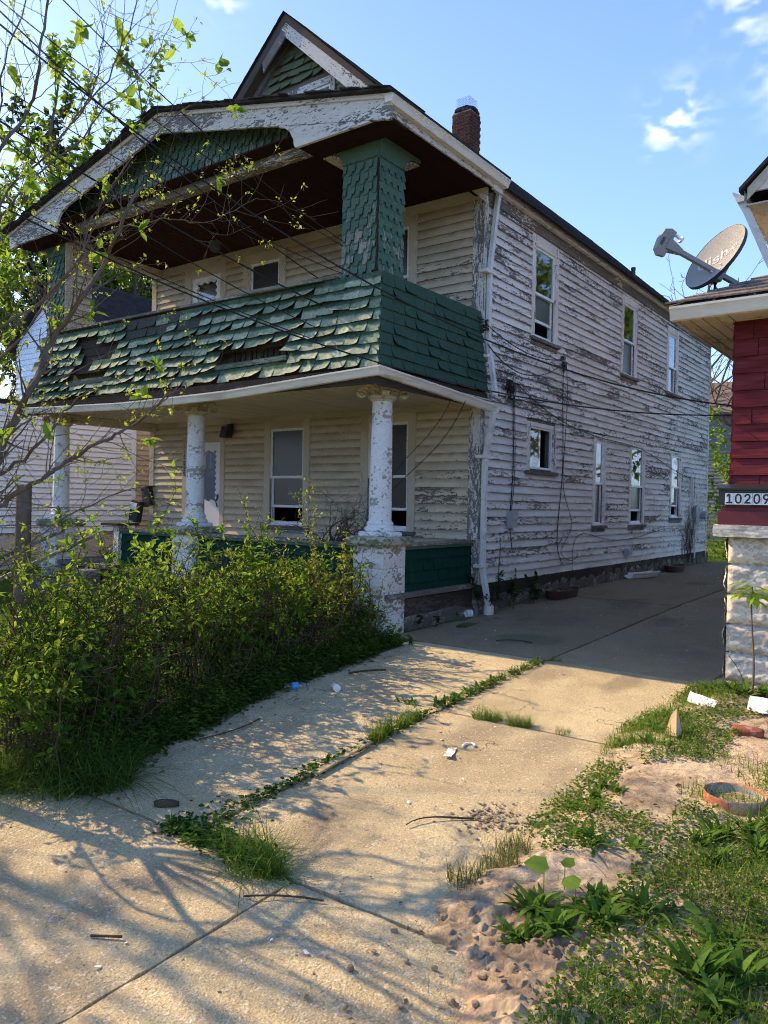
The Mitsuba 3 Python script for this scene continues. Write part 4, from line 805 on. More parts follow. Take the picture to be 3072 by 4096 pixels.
def tuft(key, spots, n, Lr, m=None, w=.006, c=(GR1, GR2), spread=.06, lean=.5, droop=.35):
    B = []
    for (x, y, r) in spots:
        k = n; a = rng.random(k) * 6.283; q = r * np.sqrt(rng.random(k)); B.append(np.stack([x + q * np.cos(a), y + q * np.sin(a), np.zeros(k)], -1))
    B = np.vstack(B); B[:, 2] = gz(B[:, 0], B[:, 1]) - .01; k = len(B)
    L = rng.uniform(Lr[0], Lr[1], k); 
    return strips(B, rng.random(k) * 6.283, L, w * rng.uniform(.7, 1.3, k), lean * rng.random(k), droop * rng.uniform(.3, 1.5, k), lcol(k, *c), 4)
def gtuft(label, spots, n, Lr, group=None, w=.006, c=(GR1, GR2), **k):
    key = nk('grass_tuft'); v, f, col = tuft(key, spots, n, Lr, None, w, c, **k); put(key, (v, f), M['grass'], False, color=col, number=False); tag(key, label, 'grass tuft', group); return key
def rosette(x, y, n, L, W, c, up=.9, seg=4, z=None):
    k = n; B = np.tile(A(x, y, float(gz(x, y)) if z is None else z), (k, 1)) + rng.normal(0, .022, (k, 3)) * A(1, 1, .0)
    return strips(B, np.arange(k) * 2.4 + rng.random(k) * 2, L * rng.uniform(.4, 1.2, k), W * rng.uniform(.75, 1.2, k), rng.uniform(.15, 1.35, k) * up, rng.uniform(.2, 1.1, k), lcol(k, *c), seg, 'leaf')
# ---- grass in the joints
gtuft('big clump of long dark grass on the corner of pavement and hedge', [(.62, -7.1, .20), (.95, -6.98, .20), (1.12, -6.80, .16), (.4, -7.25, .2), (.75, -6.8, .2)], 300, (.25, .60), w=.008, c=((.04, .09, .014), (.12, .20, .04)), lean=1.0, droop=.9)
gtuft('clump of tall green grass where the slab joint meets the pavement', [(2.70, -7.0, .15), (2.55, -6.90, .12), (2.82, -6.98, .06)], 190, (.08, .34), w=.006, lean=1.2, droop=.7)
gtuft('grass strip with seed heads beside the wooden lath', [(2.10, -5.15, .07), (2.07, -4.98, .06), (2.10, -4.80, .05)], 150, (.08, .24), w=.005, lean=.7)
gtuft('short bright tuft in the middle joint, just behind the tuft with seed heads', [(2.08, -4.60, .06)], 120, (.06, .16), w=.005)
gtuft('row of small weeds and grass at the far end of the middle joint', [(2.09, -2.6, .07), (2.09, -2.85, .06), (2.07, -3.1, .05), (2.1, -2.4, .04)], 60, (.04, .14), w=.006)
gtuft('low grass cushion in the cross joint right of the middle joint', [(2.5, -4.26, .07), (2.62, -4.25, .06)], 170, (.05, .17), w=.004, lean=.9)
gtuft('second low grass cushion, farther right in the same cross joint', [(2.80, -4.25, .06), (2.9, -4.24, .04)], 170, (.05, .16), w=.004, lean=.9)
gtuft('tiny sprig of grass near the right end of the cross joint', [(3.2, -4.22, .06)], 60, (.03, .09), w=.005)
gtuft('thin pale grass at the shaded joint, right of the middle joint', [(2.2, -2.12, .06)], 60, (.04, .12), w=.004)
# low clover and moss along the joint
pts = []
for y in np.arange(-6.9, -2.2, .02):
    d = 1.0 if y < -6.55 else (.8 if y < -5.7 else (.5 if y < -4.4 else .45))
    for _ in range(9):
        if rng.random() < d: pts.append((2.10 + rng.normal(0, .10 if y < -6.5 else .03), y + rng.normal(0, .02)))
for _ in range(900): pts.append((rng.uniform(1.9, 2.75), -6.93 + rng.normal(0, .06)))
pts = np.array(pts); n = len(pts)
P = np.stack([pts[:, 0], pts[:, 1], gz(pts[:, 0], pts[:, 1]) + rng.uniform(-.012, .045, n)], -1); D = rng.normal(0, 1, (n, 3)); D[:, 2] = np.abs(D[:, 2]) * .3
cput('joint_clover', [leaves(P, D, np.tile(A(0, 0, 1), (n, 1)) + rng.normal(0, .3, (n, 3)), rng.uniform(.018, .05, n), .8, lcol(n, (.03, .075, .012), (.10, .19, .035)))], M['leafd']); tag('joint_clover', 'clover and moss growing in the concrete joint', None, None, 'stuff')
# broadleaf weeds in the joint
def weedp(label, x, y, n, L, W, c=((.07, .16, .025), (.20, .32, .06)), up=.8, group=None, extra=()):
    key = nk('weed_plant'); L *= .72; W *= .72; n = int(n * 1.7); parts = [rosette(x, y, n, L, W, c, up)] + [rosette(x + dx + rng.normal(0, .02), y + dy + rng.normal(0, .02), int(nn * 1.7), LL * .72, W, c, up) for dx, dy, nn, LL in extra]
    cput(key, parts, M['leafd']); k2 = [q for q in scene if q.startswith('weed_plant')][-1]; tag(k2, label, 'weed', group)
weedp('dark broad-leaved weed at the left end of the wooden lath', 2.08, -5.68, 13, .13, .035)
weedp('upright light green weed in the middle joint, behind the grass tufts', 2.04, -4.16, 16, .15, .04, up=.55, extra=((.06, .12, 12, .12), (.02, .26, 10, .12)))
weedp('light green weeds strung along the middle joint, in front of the shade', 2.06, -3.70, 12, .13, .035, up=.6, extra=((.02, .14, 12, .13), (.0, .3, 10, .14), (.03, .45, 10, .12)))
weedp('bushy weed at the left end of the first cross joint', 1.82, -4.27, 10, .11, .03, extra=((-.1, .0, 8, .09),))
weedp('two bright leaves in the clover by the pavement', 2.33, -6.9, 6, .13, .05, up=.6)
# ---- the bank on the right
n = 52000; x = rng.uniform(3.55, 6.4, n); y = rng.uniform(-7.6, -2.35, n); q = np.stack([x * 1.5, y * 1.5, x * 0], -1)
msk = meshkit.fbm(q, 3, 21) + .35 * np.clip((4.25 - x), 0, 1) * (y > -6.0) + .28 * np.clip((x - 4.25), -.2, 1) * (y < -4.9) - .10 * (y > -3.9) * (x > 4) 
ok = (x > bl(y) + .0) & (msk > .575 + .12 * rng.random(n)) & ~((y < -6.75) & (x < 4.5)); x, y = x[ok], y[ok]; n = len(x)
B = np.stack([x, y, gz(x, y) - .008], -1)
cput('bank_grass', [strips(B, rng.random(n) * 6.283, rng.uniform(.02, .10, n) * (1 + .5 * (msk[ok] > .66)), rng.uniform(.003, .007, n), rng.random(n) * .9, rng.uniform(0, .6, n), lcol(n, (.08, .15, .018), (.26, .36, .07)), 3)], M['grass']); tag('bank_grass', 'short patchy grass on the dirt bank', None, None, 'stuff')
n = 60000; x = rng.uniform(3.55, 6.4, n); y = rng.uniform(-7.5, -2.35, n)
msk = meshkit.fbm(np.stack([x * 1.9 + 7, y * 1.9, x * 0], -1), 3, 31) + .22 * np.clip(4.3 - x, 0, 1) * (y > -6.2) + .2 * (x > 4.35) * (y < -5.2)
ok = (x > bl(y) + .0) & (msk > .60) & ~((y < -6.75) & (x < 4.4)); x, y = x[ok], y[ok]; n = len(x)
P = np.stack([x, y, gz(x, y) + rng.uniform(0, .05, n)], -1); D = rng.normal(0, 1, (n, 3)); D[:, 2] = np.abs(D[:, 2]) * .5
cput('bank_clover', [leaves(P, D, np.tile(A(0, 0, 1), (n, 1)) + rng.normal(0, .35, (n, 3)), rng.uniform(.012, .034, n), .75, lcol(n, (.06, .13, .018), (.18, .28, .05)))], M['leafd']); tag('bank_clover', 'low clover and chickweed on the dirt bank', None, None, 'stuff')
n = 2600; x = rng.uniform(3.5, 6.2, n); y = rng.uniform(-7.5, -2.4, n); ok = x > bl(y) - .05; x, y = x[ok], y[ok]; n = len(x)
cput('dry_straw', [strips(np.stack([x, y, gz(x, y) + .006], -1), rng.random(n) * 6.283, rng.uniform(.03, .16, n), rng.uniform(.002, .004, n), rng.uniform(1.3, 1.56, n), .0, lcol(n, (.30, .22, .12), (.52, .42, .26)), 2)], M['grass']); tag('dry_straw', 'dry straw lying on the dirt bank', None, None, 'stuff')
n = 700; x = np.r_[rng.uniform(3.5, 6.2, 380), rng.uniform(.2, 3.5, 320)]; y = rng.uniform(-7.7, -2.4, n); sel = x < 3.5; y[sel] = rng.uniform(-6.9, -2.4, sel.sum()); x[sel] = np.interp(y[sel], [-7, -6, -5.3, -4.5, -3.4, -2.5], [1.1, .78, .62, .5, .42, .3]) + np.abs(rng.normal(0, .14, sel.sum())); P = np.stack([x, y, gz(x, y) + .008], -1); D = rng.normal(0, 1, (n, 3)); D[:, 2] *= .1
cput('dead_leaves', [leaves(P, D, np.tile(A(0, 0, 1), (n, 1)) + rng.normal(0, .5, (n, 3)), rng.uniform(.012, .045, n), .6, lcol(n, (.10, .065, .04), (.30, .21, .13)))], M['leafd']); tag('dead_leaves', 'brown leaf litter along the hedge and on the bank', None, None, 'stuff')
DK = ((.06, .14, .02), (.18, .30, .055))
weedp('large leafy weed at the front edge of the dirt bank', 4.10, -6.60, 26, .24, .042, DK, .75, extra=((.14, -.10, 20, .22), (.02, -.22, 18, .2), (.2, .1, 16, .2)))
weedp('large weed clump right of the leafy weed at the bank edge', 4.42, -6.58, 20, .2, .035, DK, .6, extra=((.1, .15, 18, .2), (-.08, .2, 14, .16)))
weedp('lush weeds in the bottom right corner of the bank', 4.86, -6.75, 24, .24, .05, DK, .7, extra=((.15, .1, 20, .22), (.1, -.1, 20, .2), (.02, .25, 18, .2)))
weedp('tall grassy weed in front of the round terracotta rim', 4.62, -5.45, 24, .24, .03, DK, .55, extra=((.12, .12, 20, .22), (-.1, -.15, 18, .2), (.2, -.1, 22, .25), (.25, .2, 20, .25), (.06, -.3, 20, .22)))
weedp('leafy weed right of the round terracotta rim', 4.83, -4.75, 18, .3, .05, DK, .55, extra=((.1, .15, 14, .28),))
weedp('flat rosette weed on bare soil below the rim', 4.12, -5.92, 14, .17, .035, DK, 1.1, extra=((.22, .08, 12, .13), (-.12, .05, 8, .15)))
weedp('green weed patch on the driveway edge, left of the cardboard', 3.74, -4.2, 22, .13, .03, DK, .8, extra=((.1, .15, 20, .13), (.16, -.05, 18, .12), (.05, .3, 16, .12), (-.02, -.12, 18, .12), (.25, .2, 16, .12)))
weedp('weed patch on the driveway edge, nearer than the cardboard', 3.78, -5.4, 22, .12, .028, DK, .8, extra=((.1, .15, 20, .12), (.16, -.05, 18, .12), (.05, .3, 16, .12), (.22, .2, 18, .12)))
weedp('broad-leaved dock growing against the stone pier', 4.05, -2.62, 20, .24, .06, DK, .75, extra=((.14, -.04, 16, .22), (-.14, .0, 12, .2), (.3, -.02, 16, .2)))
gtuft('wispy grass on the low left tip of the dirt bank', [(3.66, -6.45, .10), (3.74, -6.25, .10), (3.72, -6.05, .1)], 160, (.05, .16), w=.004, c=((.07, .10, .02), (.20, .22, .06)))
# leaf sprigs with round leaves
P = []; D = []
for x, y, z in ((4.10, -6.50, .15), (4.28, -6.56, .13), (4.75, -6.45, .12), (4.16, -6.40, .13)): P.append(A(x, y, float(gz(x, y)) + z)); D.append(rng.normal(0, 1, 3) * A(1, 1, .1))
for k, (p, d) in enumerate(zip(P, D)):
    key = thing('young_squash_leaf', ('large round pale leaf on a thin stalk above the bank-edge weeds', 'round pale leaf just right of the large round leaf', 'small yellow-green round leaf at the right of the bank', 'round pale leaf close behind the large round leaf')[k], 'seedling')
    cput(key + '__leaf', [leaves([p - .5 * d * .12], [d], [A(.1, -.5, 1)], .12 - .015 * k, 1.0, [(.22, .36, .07)], True)], M['leaf']); put(key + '__stalk', tube([A(p[0], p[1], float(gz(p[0], p[1])) - .01), p], .0022, 5), M['leafstalk'])
# sapling at the pier
SP_ = thing('sapling', 'slender young tree with a lime green leaf tuft in front of the stone pier', 'sapling'); x, y = 4.235, -2.72; z0 = float(gz(x, y))
st = spline([(x, y, z0 - .02), (x + .012, y, z0 + .35), (x - .01, y, z0 + .65), (x - .012, y, z0 + .93)], 12); put(SP_ + '__stem', tube(st, np.linspace(.011, .006, 12), 6), M['bark'], 40)
n = 22; a = np.arange(n) * 2.4; D = np.stack([np.cos(a), np.sin(a), rng.uniform(-.7, .15, n)], -1); P = st[-1] + D * rng.uniform(.02, .06, (n, 1)) + A(0, 0, .0) + rng.uniform(-.09, .03, (n, 1)) * A(0, 0, 1)
cput(SP_ + '__leaf_tuft', [leaves(P, D, np.tile(A(0, 0, 1), (n, 1)), rng.uniform(.10, .18, n), .45, lcol(n, (.20, .36, .04), (.36, .50, .08)), True)], M['leaf'])
tw = [[(x - .02, y - .05, z0), (x - .08, y - .05, z0 + .2), (x - .17, y - .06, z0 + .33)], [(x + .13, y - .08, z0), (x + .16, y - .1, z0 + .3), (x + .14, y - .1, z0 + .5)]]
for k in (0, 1): put(SP_ + '__side_shoot', tube(spline(tw[k], 6), .003, 4), M['barkd'])

# ---- trees
def grow(out, tips, p, d, L, r, depth, rnd, up=.25, wig=.25, seglen=.12, split=.33, minr=.0025, leafy=.5):
    n = max(3, int(L / seglen)); pts = [np.array(p)]; d = unit(d); st = L / n
    for i in range(n):
        d = unit(d + rnd.normal(0, wig, 3) * .35 + A(0, 0, up * .12)); pts.append(pts[-1] + d * st)
        if depth > 0 and i > 0 and rnd.random() < split:
            a = unit(np.cross(d, rnd.normal(0, 1, 3))); ang = rnd.uniform(.5, 1.0); dd = d * math.cos(ang) + a * math.sin(ang)
            grow(out, tips, pts[-1], dd, L * rnd.uniform(.35, .7) * (1 - .4 * i / n), max(minr, r * (1 - .7 * i / n) * .55), depth - 1, rnd, up, wig, seglen * .85, split, minr, leafy)
        if i > n * leafy or depth == 0: tips.append((pts[-1], d, depth))
    out.append((np.array(pts), np.linspace(r, max(minr * .7, r * .3), n + 1)))
def wood(key, out, m, sides=5):
    mb = MB()
    for p, r in out: mb.add(*tube(p, r, sides if r[0] > .006 else 3, False))
    v, f, _, _ = mb.arr(); return put(key, (v, f), m, True)
def tipleaves(tips, k, S, asp, ca, cb, rnd, big=False, keep=1.0, hang=.3):
    P, D, N = [], [], []
    for p, d, _ in tips:
        if rnd.random() > keep: continue
        for _ in range(k):
            dd = unit(d * .5 + rnd.normal(0, .8, 3) - A(0, 0, hang)); P.append(p + rnd.normal(0, .012, 3)); D.append(dd); N.append(A(0, 0, 1) + rnd.normal(0, .5, 3))
    n = len(P); return leaves(P, D, N, rnd.uniform(S[0], S[1], n), asp, lcol(n, ca, cb), big)
LIMBS = {
'A': [(0.29,-7.23,1.63), (0.32,-7.15,1.90), (0.16,-7.01,2.06), (0.19,-6.96,2.20), (0.34,-6.99,2.26), (0.30,-6.88,2.44), (0.20,-6.74,2.69), (0.34,-6.71,2.86), (0.51,-6.68,3.01), (0.44,-6.54,3.19), (0.41,-6.42,3.37), (0.59,-6.46,3.48), (0.69,-6.44,3.67), (0.66,-6.26,3.92)],
'B': [(0.92,-7.58,2.45), (0.82,-7.41,2.64), (0.75,-7.20,2.78), (0.93,-7.12,2.92), (0.99,-7.06,3.02), (0.89,-6.89,3.28), (0.88,-6.83,3.49)],
'C': [(0.57,-7.37,1.46), (0.50,-7.19,1.56), (0.66,-7.15,1.65), (0.72,-7.07,1.71), (0.58,-6.88,1.79), (0.61,-6.73,1.89), (0.78,-6.74,1.95), (0.79,-6.59,2.02), (0.67,-6.40,2.10), (0.74,-6.37,2.14), (0.92,-6.33,2.26), (0.90,-6.12,2.40)],
'D': [(0.11,-7.16,1.63), (-0.05,-6.95,1.76), (-0.01,-6.84,1.85), (0.15,-6.78,1.97), (0.08,-6.62,2.12), (-0.07,-6.48,2.22), (0.05,-6.42,2.35), (0.18,-6.34,2.43)],
'E': [(1.17,-7.70,3.36), (1.33,-7.69,3.48), (1.27,-7.57,3.67), (1.20,-7.45,3.87), (1.33,-7.48,3.94), (1.42,-7.51,4.07), (1.32,-7.44,4.32), (1.33,-7.41,4.54)],
'F': [(0.66,-7.41,3.73), (0.85,-7.45,3.95), (0.89,-7.45,4.13), (0.78,-7.35,4.44), (0.84,-7.30,4.66), (1.00,-7.34,4.74)],
'G': [(0.88,-7.43,3.43), (0.85,-7.29,3.62), (1.04,-7.25,3.71), (1.17,-7.18,3.88), (1.11,-6.99,4.13), (1.17,-6.91,4.29), (1.35,-6.96,4.37), (1.37,-6.91,4.53), (1.32,-6.84,4.83)],
'H': [(0.49,-7.16,3.59), (0.39,-6.95,3.83), (0.51,-6.82,4.01), (0.73,-6.77,4.13), (0.70,-6.65,4.32), (0.76,-6.41,4.64), (0.97,-6.37,4.80)],
'I': [(0.97,-7.06,3.98), (1.16,-7.02,4.17), (1.21,-7.00,4.42), (1.09,-6.88,4.75)],
'J': [(0.33,-6.54,3.48), (0.55,-6.27,3.66), (0.78,-6.12,3.70), (0.79,-5.83,3.76), (0.80,-5.55,3.92), (1.01,-5.46,4.02)],
'K': [(-0.29,-6.96,2.49), (-0.06,-6.81,2.79), (-0.06,-6.58,3.14), (-0.02,-6.34,3.53), (0.24,-6.32,3.90), (0.45,-6.24,4.18), (0.49,-6.00,4.50), (0.62,-5.82,4.73)],
'L': [(0.90,-7.52,1.11), (0.80,-7.22,1.26), (0.72,-6.95,1.43), (0.90,-6.79,1.56), (1.02,-6.60,1.65), (0.89,-6.34,1.61)]}
LR = dict(A=.034, B=.017, C=.022, D=.020, E=.020, F=.012, G=.011, H=.011, I=.006, J=.007, K=.014, L=.011)
rnd = np.random.default_rng(5); out, tips = [], []
fork = A(-.05, -7.45, 1.15); out.append((spline([(-.15, -7.5, -.45), (-.12, -7.5, .3), fork], 8), np.linspace(.075, .055, 8)))
base = {'A': [fork], 'C': [fork], 'D': [fork], 'L': [fork + A(0, 0, -.4)], 'B': [fork, A(.55, -7.6, 1.9)], 'E': [fork, A(.55, -7.7, 2.1), A(.95, -7.76, 2.9)], 'F': [fork, A(.25, -7.55, 2.4)], 'G': [fork, A(.3, -7.5, 2.3)], 'H': [fork, A(.1, -7.3, 2.4)], 'K': [fork, A(-.35, -7.2, 1.9)], 'I': [], 'J': []}
for k, pts in LIMBS.items():
    q = base[k] + [A(*p) for p in pts]; n = len(q) * 4; p = spline(q, n) + 0; p[1:-1] += rnd.normal(0, .006, (n - 2, 3)); r = np.linspace(LR[k], LR[k] * .32, n); out.append((p, r))
    nb = len(base[k]) * 4
    for i in range(max(3, nb), n):
        if rnd.random() < .85:
            d = unit(p[min(i + 1, n - 1)] - p[i - 1]); a = unit(np.cross(d, rnd.normal(0, 1, 3))); ang = rnd.uniform(.45, .95)
            grow(out, tips, p[i], d * math.cos(ang) + a * math.sin(ang) + A(.0, .0, .15), rnd.uniform(.2, .75), max(.0026, r[i] * .36), 2 if rnd.random() < .6 else 1, rnd, .25, .28, .07, .26, .0017, .2)
    tips.append((p[-1], unit(p[-1] - p[-3]), 0))
FT = thing('mulberry_tree', 'thin-branched young tree with yellow-green leaves in front of the porch at the left', 'tree')
wood(FT + '__branches', out, M['bark'], 6)
tl = tipleaves(tips, 5, (.014, .038), .62, (.22, .31, .03), (.42, .47, .06), rnd, False, .22)
big = [t for t in tips if rnd.random() < .010]
tb = tipleaves(big, 5, (.06, .115), .72, (.15, .27, .03), (.30, .42, .06), rnd, True)
cput(FT + '__leaves', [tl, tb], M['leaf'])
def tree(label, x, y, h, cr, n0, ca, cb, seed, leafS=(.07, .13), keep=1.0, lk=3, cat='tree', barkm='bark', trunk=.16, depth=3, bare=False, z0=None, start=.3, split=.4, name='tree', lean=(0, 0), asp=.6, minr=.008):
    rnd = np.random.default_rng(seed); out, tips = [], []; z0 = float(G(x, y)) - .1 if z0 is None else z0
    tp = spline([(x, y, z0), (x + rnd.normal(0, .1) + lean[0] * .4, y + lean[1] * .4, z0 + h * .35), (x + rnd.normal(0, .25) + lean[0], y + rnd.normal(0, .25) + lean[1], z0 + h * .8)], 12); rr = np.linspace(trunk, trunk * .3, 12); out.append((tp, rr))
    for k in range(n0):
        t = start + (1 - start) * (k + .5) / n0; i = min(11, int(t * 11)); a = k * 2.4 + rnd.normal(0, .3); s = math.sin(min(1, max(.12, (t - start) / (1 - start) + .18)) * math.pi) ** .6
        grow(out, tips, tp[i], A(math.cos(a), math.sin(a), .55 + .5 * t), cr * (.55 + .6 * s), max(.012, rr[i] * .5), depth - 1, rnd, .5, .3, cr * .10, split, minr, .25)
    grow(out, tips, tp[-1], A(0, 0, 1), h * .25, rr[-1], depth - 1, rnd, .5, .3, cr * .1, split, minr, .2)
    K = thing(name, label, cat); wood(K + '__trunk', out, M[barkm], 6)
    if not bare or keep > 0: cput(K + '__crown', [tipleaves(tips, lk, leafS, asp, ca, cb, rnd, False, keep)], M['leaf'])
    return K, len(tips)
LG1, LG2 = (.10, .19, .02), (.30, .42, .05)
BGT = []
big = dict(leafS=(.16, .36), lk=7)
BGT.append(tree('tall leafy tree just left of the porch peak, in spring green', -20.3, 8.4, 17.6, 4.0, 26, (.08, .15, .02), (.24, .33, .05), 1, trunk=.2, **big))
BGT.append(tree('tall leafy tree at the far left, behind the bare branches', -20.0, 5.0, 16.8, 4.0, 26, LG1, LG2, 2, trunk=.2, **big))
BGT.append(tree('leafy tree between the two taller ones on the left', -23.5, 7.5, 17.2, 4.0, 24, (.10, .18, .02), (.26, .34, .05), 11, trunk=.2, **big))
BGT.append(tree('dark green tree behind the black roof of the white house', -22.5, 10.6, 13.6, 4.2, 26, (.018, .045, .012), (.07, .12, .025), 3, trunk=.22, **big))
BGT.append(tree('dark evergreen crown rising far left of the porch', -22.5, 6.4, 15.6, 2.6, 24, (.02, .04, .018), (.06, .09, .03), 4, trunk=.2, **big))
BGT.append(tree('pale green tree at the left edge, lower than the others', -18.2, 2.0, 10.2, 3.0, 20, (.12, .20, .03), (.30, .38, .07), 5, (.12, .24), 1, 4, trunk=.14))
BGT.append(tree('bare tree with fine grey twigs behind the satellite dish', -3.7, 25.6, 12.2, 4.6, 22, (.2, .14, .06), (.3, .22, .1), 6, (.05, .1), .08, 1, bare=True, trunk=.2, depth=4, split=.40, start=.3, minr=.011))
BGT.append(tree('leaning bare tree in the gap between the houses', .6, 21, 8.5, 3.2, 12, (.2, .14, .06), (.3, .22, .1), 7, (.05, .1), .06, 1, bare=True, trunk=.19, depth=4, lean=(-1.8, 0), minr=.010))
BGT.append(tree('young maple with bright leaves at the rear corner of the house', .75, 14.8, 3.6, .9, 9, (.16, .30, .03), (.36, .48, .07), 8, (.10, .2), .9, 3, trunk=.03, depth=2, start=.45))
BGT.append(tree('green tree standing close behind the red house', 6.0, 17, 11.0, 3.4, 18, LG1, LG2, 9, trunk=.16, **big))
BGT.append(tree('taller green tree standing farther behind the red house', 9.5, 24, 15.0, 4.2, 20, LG1, LG2, 10, trunk=.2, **big))
BGT.append(tree('darker green tree at the back, right of the taller one', 13.5, 20, 14.0, 4.2, 18, (.05, .11, .014), (.15, .24, .03), 14, trunk=.2, **big))
# trees by the street, left of the picture, that throw the dappled shade
BGT.append(tree('street tree left of the frame with a sparse young crown', -5.6, -8.6, 8.0, 3.0, 12, LG1, LG2, 12, (.07, .13), .55, 2, trunk=.13))
BGT.append(tree('second street tree left of the frame with a sparse young crown', -3.2, -9.6, 5.6, 2.2, 10, LG1, LG2, 13, (.06, .12), .5, 2, trunk=.09))
# ---- hedge
rnd = np.random.default_rng(77); out, P, D, N, S, CO = [], [], [], [], [], []
edge = lambda y: np.interp(y, [-7.1, -6.6, -6.0, -5.3, -4.5, -3.4, -2.5], [1.05, .86, .72, .56, .44, .36, .25])
hgt = lambda y: np.interp(y, [-7.2, -6.4, -5.6, -4.8, -4.0, -3.2, -2.5], [1.55, 1.50, 1.36, 1.26, 1.20, 1.10, .95])
def clump(p, s=1.0): return float(meshkit.fbm(np.asarray(p, float) * 2.3 * s + 4.7, 3, 41))
TONE = [((.040, .095, .012), (.13, .22, .03)), ((.07, .15, .018), (.22, .33, .045)), ((.13, .22, .025), (.34, .42, .06))]
LT, LC = [], []
for k in range(420):
    y = rnd.uniform(-7.05, -2.45); x = edge(y) - .15 - 1.3 * rnd.random() ** 1.2; cl = clump((x, y, 0), .8)
    z = float(G(x, y)) - .05; h = hgt(y) * (.15 + 1.5 * cl) * rnd.uniform(.65, 1.12); tone = 0 if cl < .47 else (1 if cl < .58 else 2)
    if rnd.random() < .25: tone = rnd.integers(0, 3)
    d = unit(A(rnd.normal(0, .2), rnd.normal(0, .2), 1)); p = A(x, y, z); pts = [p]; n = 9; bare = rnd.random() < .10; ls = rnd.uniform(.7, 1.5)
    for i in range(n):
        d = unit(d + rnd.normal(0, .16, 3)); d[2] = abs(d[2]); pts.append(pts[-1] + d * h / n)
        if i >= 1:
            for _ in range(2 if i < 4 else 3):
                a = rnd.normal(0, 1, 3); a[2] = abs(a[2]) * .7; dd = unit(a); L = rnd.uniform(.10, .30); q = pts[-1]; tw = [q, q + dd * L * .5, q + dd * L + A(0, 0, rnd.uniform(-.03, .05))]
                if tw[-1][0] > edge(tw[-1][1]) + rnd.uniform(-.10, .04): continue
                out.append((np.array(tw), np.array([.003, .0022, .0015])))
                if bare or clump(q) < .44 + .09 * (1 - i / n): continue
                for j in range(8 if i > 3 else 4):
                    t = rnd.uniform(.1, 1.0); P.append(q + dd * L * t); D.append(dd * .5 + rnd.normal(0, .7, 3)); N.append(A(0, 0, 1) + rnd.normal(0, .45, 3)); S.append(ls * rnd.uniform(.030, .062) * (1.4 if rnd.random() < .15 else 1)); LT.append(tone)
    out.append((np.array(pts), np.linspace(.009, .003, n + 1)))
n = len(P); LT = np.array(LT); t = rnd.random((n, 1)); lo = np.array([q[0] for q in TONE])[LT]; hi = np.array([q[1] for q in TONE])[LT]
HK = thing('hedge', 'overgrown untrimmed hedge along the left edge of the driveway', 'hedge'); wood(HK + '__stems', out, M['barkd'], 4)
cput(HK + '__leaves', [leaves(P, D, N, np.array(S), .55, (lo * (1 - t) + hi * t) * (.8 + .4 * rnd.random((n, 1))))], M['leaf'])
# larger leaved shoots standing out of the hedge
def shoots(label, spots, hs, S, ca, cb, seed, stem='barkd', every=.06, big=True, asp=.6, cat='shrub', name='leafy_shrub', lean=.12, side=True, k=2, group=None):
    if len(spots) > 1:
        o = np.argsort(np.argsort([.8 * q[0] + .6 * q[1] for q in spots])); W = 'first second third fourth fifth sixth seventh eighth ninth tenth'.split()
        return [shoots(label + ', ' + W[o[i]] + ' from the left', [q], [h], S, ca, cb, seed * 50 + i, stem, every, big, asp, cat, name, lean, side, k, group or cat + ' row: ' + label) for i, (q, h) in enumerate(zip(spots, hs))]
    rnd = np.random.default_rng(seed); out, P, D, N, SS = [], [], [], [], []
    for (x, y), h in zip(spots, hs):
        z = float(G(x, y)) - .03; d = unit(A(rnd.normal(0, lean), rnd.normal(0, lean), 1)); n = max(5, int(h / every)); pts = [A(x, y, z)]
        for i in range(n):
            d = unit(d + rnd.normal(0, .07, 3)); pts.append(pts[-1] + d * h / n)
            if i > n * .25:
                for _ in range(k):
                    a = rnd.normal(0, 1, 3); a[2] = a[2] * .4 + .15; P.append(pts[-1]); D.append(unit(a)); N.append(A(0, 0, 1) + rnd.normal(0, .25, 3)); SS.append(rnd.uniform(*S) * (1.0 if i < n * .85 else .7))
                if side and rnd.random() < .3:
                    a = rnd.normal(0, 1, 3); a[2] = abs(a[2]) + .3; a = unit(a); L = rnd.uniform(.1, .28); tw = [pts[-1], pts[-1] + a * L]; out.append((np.array([tw[0], .5 * (tw[0] + tw[1]), tw[1]]), np.array([.003, .002, .0015])))
                    for t in np.linspace(.3, 1, 5): P.append(tw[0] + a * L * t); b = rnd.normal(0, 1, 3); D.append(unit(b + a)); N.append(A(0, 0, 1) + rnd.normal(0, .3, 3)); SS.append(rnd.uniform(*S) * .85)
        out.append((np.array(pts), np.linspace(.008, .0025, n + 1)))
    K = thing(name, label, cat, group); wood(K + '__stems', out, M[stem], 5); n = len(P); cput(K + '__leaves', [leaves(P, D, N, np.array(SS), asp, lcol(n, ca, cb), big)], M['leaf']); return K
BL1, BL2 = (.09, .20, .02), (.24, .37, .045)
shoots('big-leaved sapling in the middle of the hedge', [(.25, -5.3), (.1, -4.9), (.35, -4.7), (-.1, -4.5), (.15, -4.2), (.3, -5.6), (-.2, -5.1)], [1.6, 1.55, 1.5, 1.65, 1.5, 1.5, 1.7], (.06, .12), BL1, BL2, 3)
shoots('big-leaved sapling at the left end of the hedge', [(.45, -6.6), (.25, -6.3), (.55, -6.9), (.1, -6.7), (.4, -6.1), (.65, -6.45), (.75, -6.75), (.8, -6.95)], [1.0, 1.25, 1.05, 1.3, 1.35, .8, .75, .7], (.06, .12), (.06, .15, .018), (.16, .28, .04), 4)
